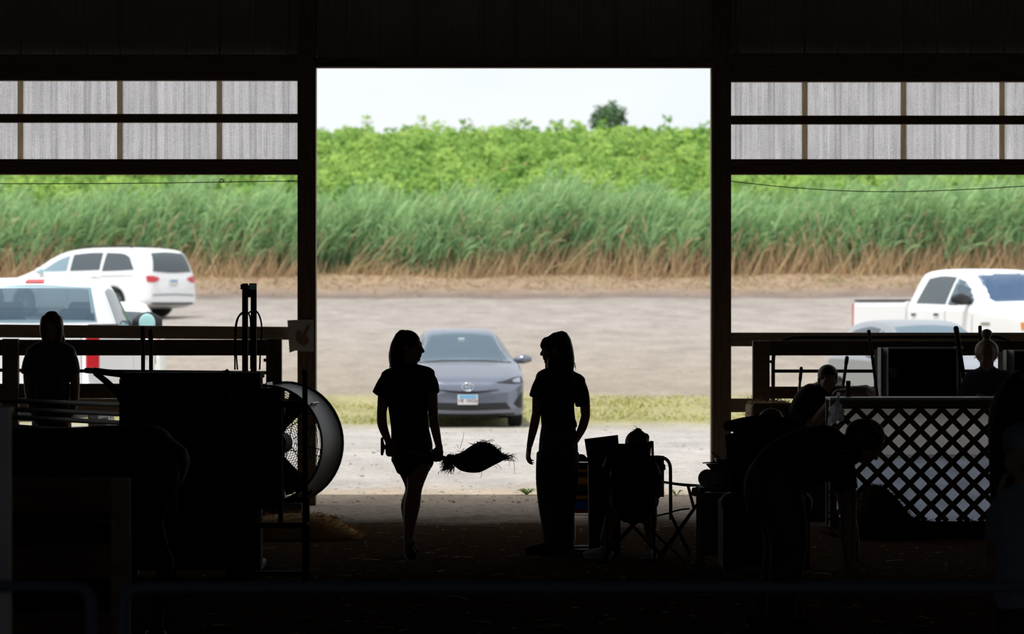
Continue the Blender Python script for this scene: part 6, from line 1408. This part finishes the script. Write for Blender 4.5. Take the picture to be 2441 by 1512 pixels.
zt = b_.z; c = V(X(1722,0).x, TD2-.03, zt)
po = thing('pot', 'grey flared pot standing on the low table', 'pot', c)
lathe('pot_body', c, [(.085,0),(.095,.015),(.085,.05),(.075,.085),(.085,.12),(.112,.150),(.116,.158),(.108,.158),(.08,.12),(.06,.06)], mat('glazed', (.10,.10,.10), .3), parent=po)
c2 = c+V(.03,0,.158); bo = thing('bowl', 'small bowl set in the flared pot', 'bowl', c2)
lathe('bowl_shell', c2, [(.05,-.03),(.06,-.01),(.088,.035),(.083,.035),(.055,-.005)], MATS['glazed'], parent=bo)
for k, (p0, p1, la) in enumerate((((1720,1102),(1676,1104),'spoon handle sticking out left over the pot rim'), ((1722,1098),(1697,1079),'thin utensil slanting up out of the bowl'))):
    q = MB(); q.limb([X(*p0,-.05), X(*p1,-.05)], [.005, .004], n=8); q.limb([X(*p0,-.05), X(p0[0]+6,p0[1]+2,-.05)], [(.012,.006), (.012,.006)]); tag(q.build('utensil', MATS['dark_steel'], smooth=True), la, 'utensil', 'utensils in the pot')
q = MB(); cc = X(1686, 1141, -.16); q.loft([[cc+V(r*math.cos(t_), dy, r*math.sin(t_)) for t_ in np.linspace(0, 6.2832, 24, endpoint=False)] for r, dy in ((.050,0),(.062,-.004),(.064,-.008),(.056,-.010))]); tag(q.build('lid', mat('off_white', (.34,.31,.28), .6), smooth=True), 'pale round lid leaning against the flared pot', 'lid')
q = MB(); q.prism([(1650,1163),(1664,1161),(1666,1182),(1656,1184),(1646,1180)], -.26, -.255, lambda u, v_, dd: X(u, v_, dd)); tag(q.build('rag', MATS['off_white']), 'pale rag hanging off the left edge of the low table', 'cloth')

# ================================================================ armchair and hay bales
def armchair():
    d = 24.6; X = lambda px, py, dd=0: P(px, py, d, dd); m = mat('red_plush', (.035,.008,.006), .95, c2=(.05,.012,.009), scale=40)
    root = thing('armchair', 'dark red upholstered armchair seen from behind left of the bending man', 'armchair', X(1825, 1405))
    q = MB(); q.limb([X(1828,1330,.1), X(1826,1200,.04), X(1822,1100,.0), X(1818,1030,-.03)], [(.20,.07), (.22,.075), (.24,.075), (.245,.07)], side=(1,0,0), n=20, round_ends=False)
    q.limb([X(1735,1016,-.05), X(1780,1010,-.05), X(1822,1008,-.05), X(1870,1012,-.05), X(1902,1018,-.05)], [.035, .045, .05, .045, .035], side=(0,1,0), n=14)
    link('backrest', fuse(q, .011, 3, 'backrest'), m, root, smooth=True)
    for px, s_ in ((1742, -1), (1912, 1)):
        q = MB(); q.limb([X(px,1200,.0), X(px,1198,.30), X(px,1200,.62)], [.065, .07, .075], n=14); q.box2((X(px,0).x-.05, d+.0, .12), (X(px,0).x+.05, d+.62, X(px,1200).z)); link('arm', fuse(q, .012, 3, 'arm'), m, root, smooth=True)
    q = MB(); q.box2((X(1750,0).x, d+.05, .14), (X(1905,0).x, d+.68, .42)); link('seat', fuse(q, .014, 5, 'seat'), m, root, smooth=True)
    for px in (1750, 1905):
        for dd in (.04, .60): q = MB(); p = X(px, 1400); q.cyl((p.x, d+dd, 0), (p.x, d+dd, .15), .022, 12, .03); q.build('foot', MATS['old_wood_upright'], root)
armchair()
hay = mat('hay', (.26,.17,.075), .95, c2=(.38,.27,.13), scale=35, bump=.5)
HD = 32.6
def bale(z0, z1, label, n):
    a = P(1790, 0, HD).x; b_ = P(1888, 0, HD).x; root = thing('hay_bale', label, 'hay bale', V((a+b_)/2, HD+.42, z0), group='stacked hay bales')
    q = MB(); q.box2((a, HD, z0), (b_, HD+.84, z1)); o = link('bale_body', fuse(q, .025, 6, 'bale_body'), hay, root, smooth=True)
    q = MB()
    for _ in range(n):
        f_ = random.random(); p = V(random.uniform(a, b_), random.uniform(HD, HD+.84), z1-.01) if f_ < .5 else (V(a+.01, random.uniform(HD, HD+.84), random.uniform(z0, z1)) if f_ < .7 else V(random.uniform(a, b_), HD+.01, random.uniform(z0, z1)))
        dr = V(random.uniform(-1,1), random.uniform(-1,.5), random.uniform(-.1,.9)).normalized(); q.limb([p, p+dr*random.uniform(.02,.08)], [.0025, .001], n=4, sub=1, round_ends=False)
    s_ = q.build('stems', hay, root); s_['kind'] = 'stuff'
    for t_ in (.3, .7):
        x_ = a+(b_-a)*t_; q = MB(); q.tube([V(x_, HD-.004, z0), V(x_, HD-.004, z1+.003), V(x_, HD+.844, z1+.003), V(x_, HD+.844, z0), V(x_, HD-.004, z0)], .003, 5); q.build('twine', MATS['rope'], root)
bale(.0, .33, 'lowest hay bale of the stack behind the red armchair', 150); bale(.332, .662, 'middle hay bale of the stack behind the red armchair', 200); bale(.664, 1.0, 'topmost hay bale of the stack behind the blond child', 420)

# ================================================================ lattice counter
CD = 31.6; X = lambda px, py, dd=0: P(px, py, CD, dd)
ct = thing('lattice_counter', 'long counter with a diagonal lattice front and white sheeting behind it', 'counter', X(2230, 1257))
cx0, cx1 = X(1978, 0).x, X(2560, 0).x; ztop = X(0, 948).z
q = MB(); q.box2((cx0, CD-.03, ztop-.022), (cx1, CD+.46, ztop)); q.build('counter_top', mat('laminate', (.62,.62,.62), .35, c2=(.70,.70,.70), scale=6), ct, bevel=.004)
zf = X(0, 975).z; q = MB(); q.box2((cx0, CD-.01, zf), (cx1, CD+.02, ztop-.022)); q.build('fascia_board', mat('lattice_wood', (.17,.15,.10), .85, c2=(.24,.21,.15), scale=7), ct, bevel=.003)
q = MB(); q.box2((cx0, CD-.01, .0), (cx1, CD+.02, .05)); q.build('base_board', MATS['lattice_wood'], ct)
z0_, z1_ = .05, zf+.012; pit = 51.0*CD/F; off0 = X(2041, 975)
def clip_line(sgn, k):
    # x = xk + sgn*(z - zf)
    xk = off0.x+k*pit; pts = []
    za, zb = z0_, z1_
    def xz(z): return xk+sgn*(z-zf)
    lo, hi = za, zb
    for lim, is_min in ((cx0, True), (cx1, False)):
        zc = zf+(lim-xk)*sgn
        if is_min: 
            if sgn > 0: lo = max(lo, zc)
            else: hi = min(hi, zc)
        else:
            if sgn > 0: hi = min(hi, zc)
            else: lo = max(lo, zc)
    if hi-lo < .03: return None
    return V(xz(lo), 0, lo), V(xz(hi), 0, hi)
slat_w = .0440
for sgn, yy in ((1, CD-.006), (-1, CD+.006)):
    for k in range(-40, 60):
        r_ = clip_line(sgn, k)
        if r_ is None: continue
        a, b_ = r_; a.y = b_.y = yy; q = MB(); q.bar(a, b_, .010, slat_w, up=(sgn*-.707, 0, .707)); q.build('slat', MATS['lattice_wood'], ct)
q = MB(); nx_, nz_ = 60, 24; rows = []
for i in range(nz_+1):
    z = .04+(X(0, 1085).z-.04)*i/nz_; rows.append([V(cx0+.01+(cx1-cx0-.02)*j/nx_, CD+.10+.012*math.sin(j*.8+i*.35)+.008*math.sin(i*1.1-j*.25), z) for j in range(nx_+1)])
q.loft(rows, cap=False, close=False); q.build('white_sheet', mat('poly_sheet', (.70,.79,.98), .6, trans=.95), ct, smooth=True, fix=False)
q = MB(); rows = []
for i in range(9):
    z = X(0, 1093).z+(ztop-.06-X(0, 1093).z)*i/8; rows.append([V(cx0+.01+(cx1-cx0-.02)*j/nx_, CD+.16+.008*math.sin(j*.5+i*.9), z) for j in range(nx_+1)])
q.loft(rows, cap=False, close=False); q.build('upper_sheet', mat('poly_sheet_warm', (.93,.90,.91), .6, trans=.93), ct, smooth=True, fix=False)
for xx in (cx0+.03, cx1-.03):
    q = MB(); q.box2((xx-.03, CD+.02, 0), (xx+.03, CD+.08, ztop-.022)); q.build('upright', MATS['lattice_wood'], ct); q = MB(); q.box2((xx-.03, CD+.38, 0), (xx+.03, CD+.44, ztop-.022)); q.build('upright', MATS['lattice_wood'], ct)
# clear plastic bag at the counter corner
q = MB(); c = P(1992, 985, CD-.07)
for k in range(14): 
    q.ell(c+V(random.uniform(-.045,.055), random.uniform(-.03,.03), random.uniform(-.07,.06)), (random.uniform(.015,.035), .025, random.uniform(.015,.04)))
q.limb([c+V(.0,0,.05), c+V(.02,.02,.10), c+V(.03,.08,.16)], [.03, .015, .012]); q.limb([c+V(-.02,0,-.04), c+V(-.05,0,-.10), c+V(-.06,0,-.13)], [.025, .018, .008])
tag(link('plastic_bag', fuse(q, .006, 1, 'plastic_bag'), mat('clear_bag', (.75,.76,.80), .15, trans=.7, spec=.8)), 'crumpled clear plastic bag hanging at the left end of the counter', 'bag')
# ================================================================ show boxes behind the counter
dia = mat('diamond_plate', (.62,.62,.62), .55, metal=.5, c2=(.80,.79,.77), scale=70, bump=.8)
def show_box(px0, px1, py0, d, label, glint=False):
    X = lambda px, py, dd=0: P(px, py, d, dd); a = X(px0, 1300); b_ = X(px1, py0)
    root = thing('show_box', label, 'cabinet', V((a.x+b_.x)/2, d+.25, 0)); t_ = .02
    zb_ = 1.0; D_ = .38
    q = MB(); q.box2((a.x, d+D_-.02, zb_), (b_.x, d+D_, b_.z)).box2((a.x, d, zb_), (a.x+.012, d+D_, b_.z)).box2((b_.x-.012, d, zb_), (b_.x, d+D_, b_.z)).box2((a.x, d, b_.z-.015), (b_.x, d+D_, b_.z)).box2((a.x, d, zb_), (b_.x, d+D_, zb_+.02)); q.build('carcass', MATS['box_black'], root)
    q = MB(); q.box2((a.x+.012, d+.02, b_.z-.30), (b_.x-.012, d+D_-.02, b_.z-.285)); q.build('shelf', MATS['box_black'], root)
    for xx in (a.x+.03, b_.x-.03):
        for yy in (d+.03, d+D_-.03): q = MB(); q.box2((xx-.02, yy-.02, 0), (xx+.02, yy+.02, zb_)); q.build('leg', MATS['black_paint'], root)
    for xx, w_, dp in ((a.x-.004, .024, .05), (a.x+.036, .042, .085)):
        q = MB(); q.loft([[V(xx, d, z_), V(xx+w_, d-dp, z_), V(xx+w_+.006, d-dp+.003, z_), V(xx+.006, d+.003, z_)] for z_ in (zb_, b_.z)]); q.build('edge_strip', dia, root)
    q = MB(); q.box2((a.x+.06, d-.012, b_.z-.012), (b_.x, d+.004, b_.z)); q.build('top_strip', dia, root)
    if not glint:
        q = MB(); q.box2((b_.x-.012, d-.012, zb_), (b_.x, d+.004, b_.z)); q.build('edge_strip', dia, root)
    q = MB(); q.box2((a.x+.09, d+D_-.035, b_.z-.27), (a.x+.22, d+D_-.022, b_.z-.18)); q.build('plate_patch', dia, root)
    for k in range(6):
        x_ = a.x+.10+k*(b_.x-a.x-.2)/5; q = MB(); q.cyl((x_, d+.2, b_.z-.285), (x_, d+.2, b_.z-.20+.02*(k % 2)), .028, 12, .02); q.build('can', mat('can_%d' % (k % 3), ((.03,.03,.035), (.05,.03,.02), (.02,.03,.05))[k % 3], .5), root)
    return root
sb1 = show_box(2093, 2292, 829, 33.05, 'black show cabinet with diamond-plate edges behind the counter')
show_box(2392, 2560, 835, 33.05, 'second show cabinet at the right edge behind the girl with the top knot', True)
# ================================================================ leaning tool handles on the right
def handle(px0, py0, px1, py1, d, label, r=.015, kind='tool_handle', m='black_paint', grip=.12):
    top = P(px0, py0, d); bot = P(px1, py1, d); t_ = top.z/(top.z-bot.z); foot = top+(bot-top)*t_; foot.y += .06; foot.z = .012
    root = thing(kind, label, 'tool', foot, group='tool handles behind the counter')
    q = MB(); q.limb([foot, (foot+top)/2, top], [r, r, r], n=10); q.build('shaft', MATS[m], root, smooth=True)
    dv = (foot-top).normalized(); q = MB(); q.limb([top+dv*grip, top], [r*1.22, r*1.22], n=10); q.build('grip', MATS['black_rubber'], root, smooth=True)
handle(1910, 878, 1905, 935, 32.9, 'short dark-gripped handle beside the leaning man, left of his head', .012, m='galv', grip=.10)
handle(2019, 853, 2008, 935, 32.9, 'wooden handle leaning just right of the leaning man', .014, m='rail_wood', grip=.05)
handle(2071, 790, 2092, 945, 32.9, 'long thin handle leaning against the left edge of the show cabinet', .013, grip=.05)
handle(2279, 783, 2298, 900, 32.9, 'thick dark handle at the right edge of the show cabinet', .019, grip=.14)
handle(2336, 780, 2340, 870, 32.9, 'handle tip peeking beside the top knot of the girl', .013, grip=.08)
q = MB(); q.box2((P(2276,0,33).x, 33.0, P(0,833,33).z), (P(2297,0,33).x, 33.05, P(0,827,33).z)); q.box2((P(2280,0,33).x, 33.02, P(0,950,33).z), (P(2286,0,33).x, 33.05, P(0,833,33).z)); q.build('bracket', MATS['galv'], sb1)
X = lambda px, py, dd=0: P(px, py, 31.9, dd); q = MB(); q.cyl(V(X(2022,0).x, 31.9, ztop), V(X(2022,0).x, 31.9, X(0,908).z), .021, 14, .019); bt = q.build('canister', MATS['black_paint']); tag(bt, 'small dark canister with an antenna wire on the counter by the man', 'canister')
q = MB(); q.tube([X(2028,912), X(2036,922), X(2044,932)], .0015, 4, 3); q.build('antenna_wire', MATS['black_paint'], bt)

# ================================================================ near pen gates, stall boards, post
ND = 13.1; X = lambda px, py, dd=0: P(px, py, ND, dd)
g1 = thing('pipe_gate', 'blurred dark blue pipe gate in the near left corner', 'gate', V(X(80,0).x, ND, 0)); g2 = thing('pipe_gate', 'blurred dark blue pipe gate crossing the bottom of the view', 'gate', V(X(1400,0).x, ND, 0))
def gate(root, xa, xb, ya):
    a = X(xa, ya); b_ = X(xb, ya); z1 = a.z; z0 = .12
    q = MB(); q.tube(rounded([V(a.x, ND, z0), V(a.x, ND, z1), V(b_.x, ND, z1), V(b_.x, ND, z0)], .07, 8, True), .021, 12); q.build('frame_pipe', MATS['gate_blue'], root, smooth=True)
    for t_ in (.33, .62): q = MB(); zz = z0+(z1-z0)*t_; q.tube([V(a.x, ND, zz-.1), V(b_.x, ND, zz-.1)], .019, 12); q.build('cross_pipe', MATS['gate_blue'], root, smooth=True)
    for xx in (a.x+.05, b_.x-.05): q = MB(); q.tube([V(xx, ND, 0), V(xx, ND, z0+.05)], .019, 10); q.build('foot_pipe', MATS['gate_blue'], root, smooth=True)
gate(g1, -900, 216, 1398); gate(g2, 292, 2900, 1400)
SD = 17.0; X = lambda px, py, dd=0: P(px, py, SD, dd)
sp_ = thing('stall_partition', 'brown wooden stall partition in front of the steer', 'partition', V(X(160,0).x, SD, 0))
for y0, y1 in ((1140, 1221), (1300, 1380), (1460, 1540), (1610, 1690)):
    q = MB(); q.box2((X(-120,0).x, SD+.01, max(.01, X(0,y1).z)), (X(300,0).x, SD+.05, X(0,y0).z)); q.build('board', MATS['old_wood'], sp_, bevel=.005)
q = MB(); q.box2((X(-120,0).x, SD+.05, .02), (X(300,0).x, SD+.062, X(0,1150).z)); q.build('dark_backing', MATS['box_black'], sp_)  # added black sheet so the gaps between the boards stay dark
q = MB(); q.box2((X(266,0).x, SD-.05, 0), (X(312,0).x, SD+.01, X(0,1139).z)); q.build('post', MATS['rail_wood'], sp_, bevel=.006)
q = MB(); q.box2((X(-120,0).x, SD-.05, 0), (X(-70,0).x, SD+.01, X(0,1139).z)); q.build('post', MATS['rail_wood'], sp_, bevel=.006)
q = MB(); q.limb([X(216,1244,-.03), X(236,1243,-.04), X(256,1243,-.05), X(268,1246,-.05), X(268,1262,-.05)], [.006, .008, .008, .008, .007], n=8, sub=3); q.build('latch', MATS['galv'], sp_, smooth=True)
PD2 = 14.6; X = lambda px, py, dd=0: P(px, py, PD2, dd); q = MB(); q.loft([[V(x_, y_, z_) for x_, y_ in ((X(-60,0).x, PD2), (X(21,0).x, PD2), (X(21,0).x, PD2+.09), (X(-60,0).x, PD2+.09))] for z_ in (0, X(0,985).z)]); pt = q.build('post', mat('grey_post', (.75,.77,.84), .7, c2=(.82,.84,.90), scale=6), bevel=.006); tag(pt, 'blurred pale grey post at the left edge of the foreground', 'post')
q = MB(); q.box2((X(-64,0).x, PD2-.01, X(0,985).z), (X(25,0).x, PD2+.10, X(0,972).z)); q.build('post_cap', MATS['grey_post'], pt)
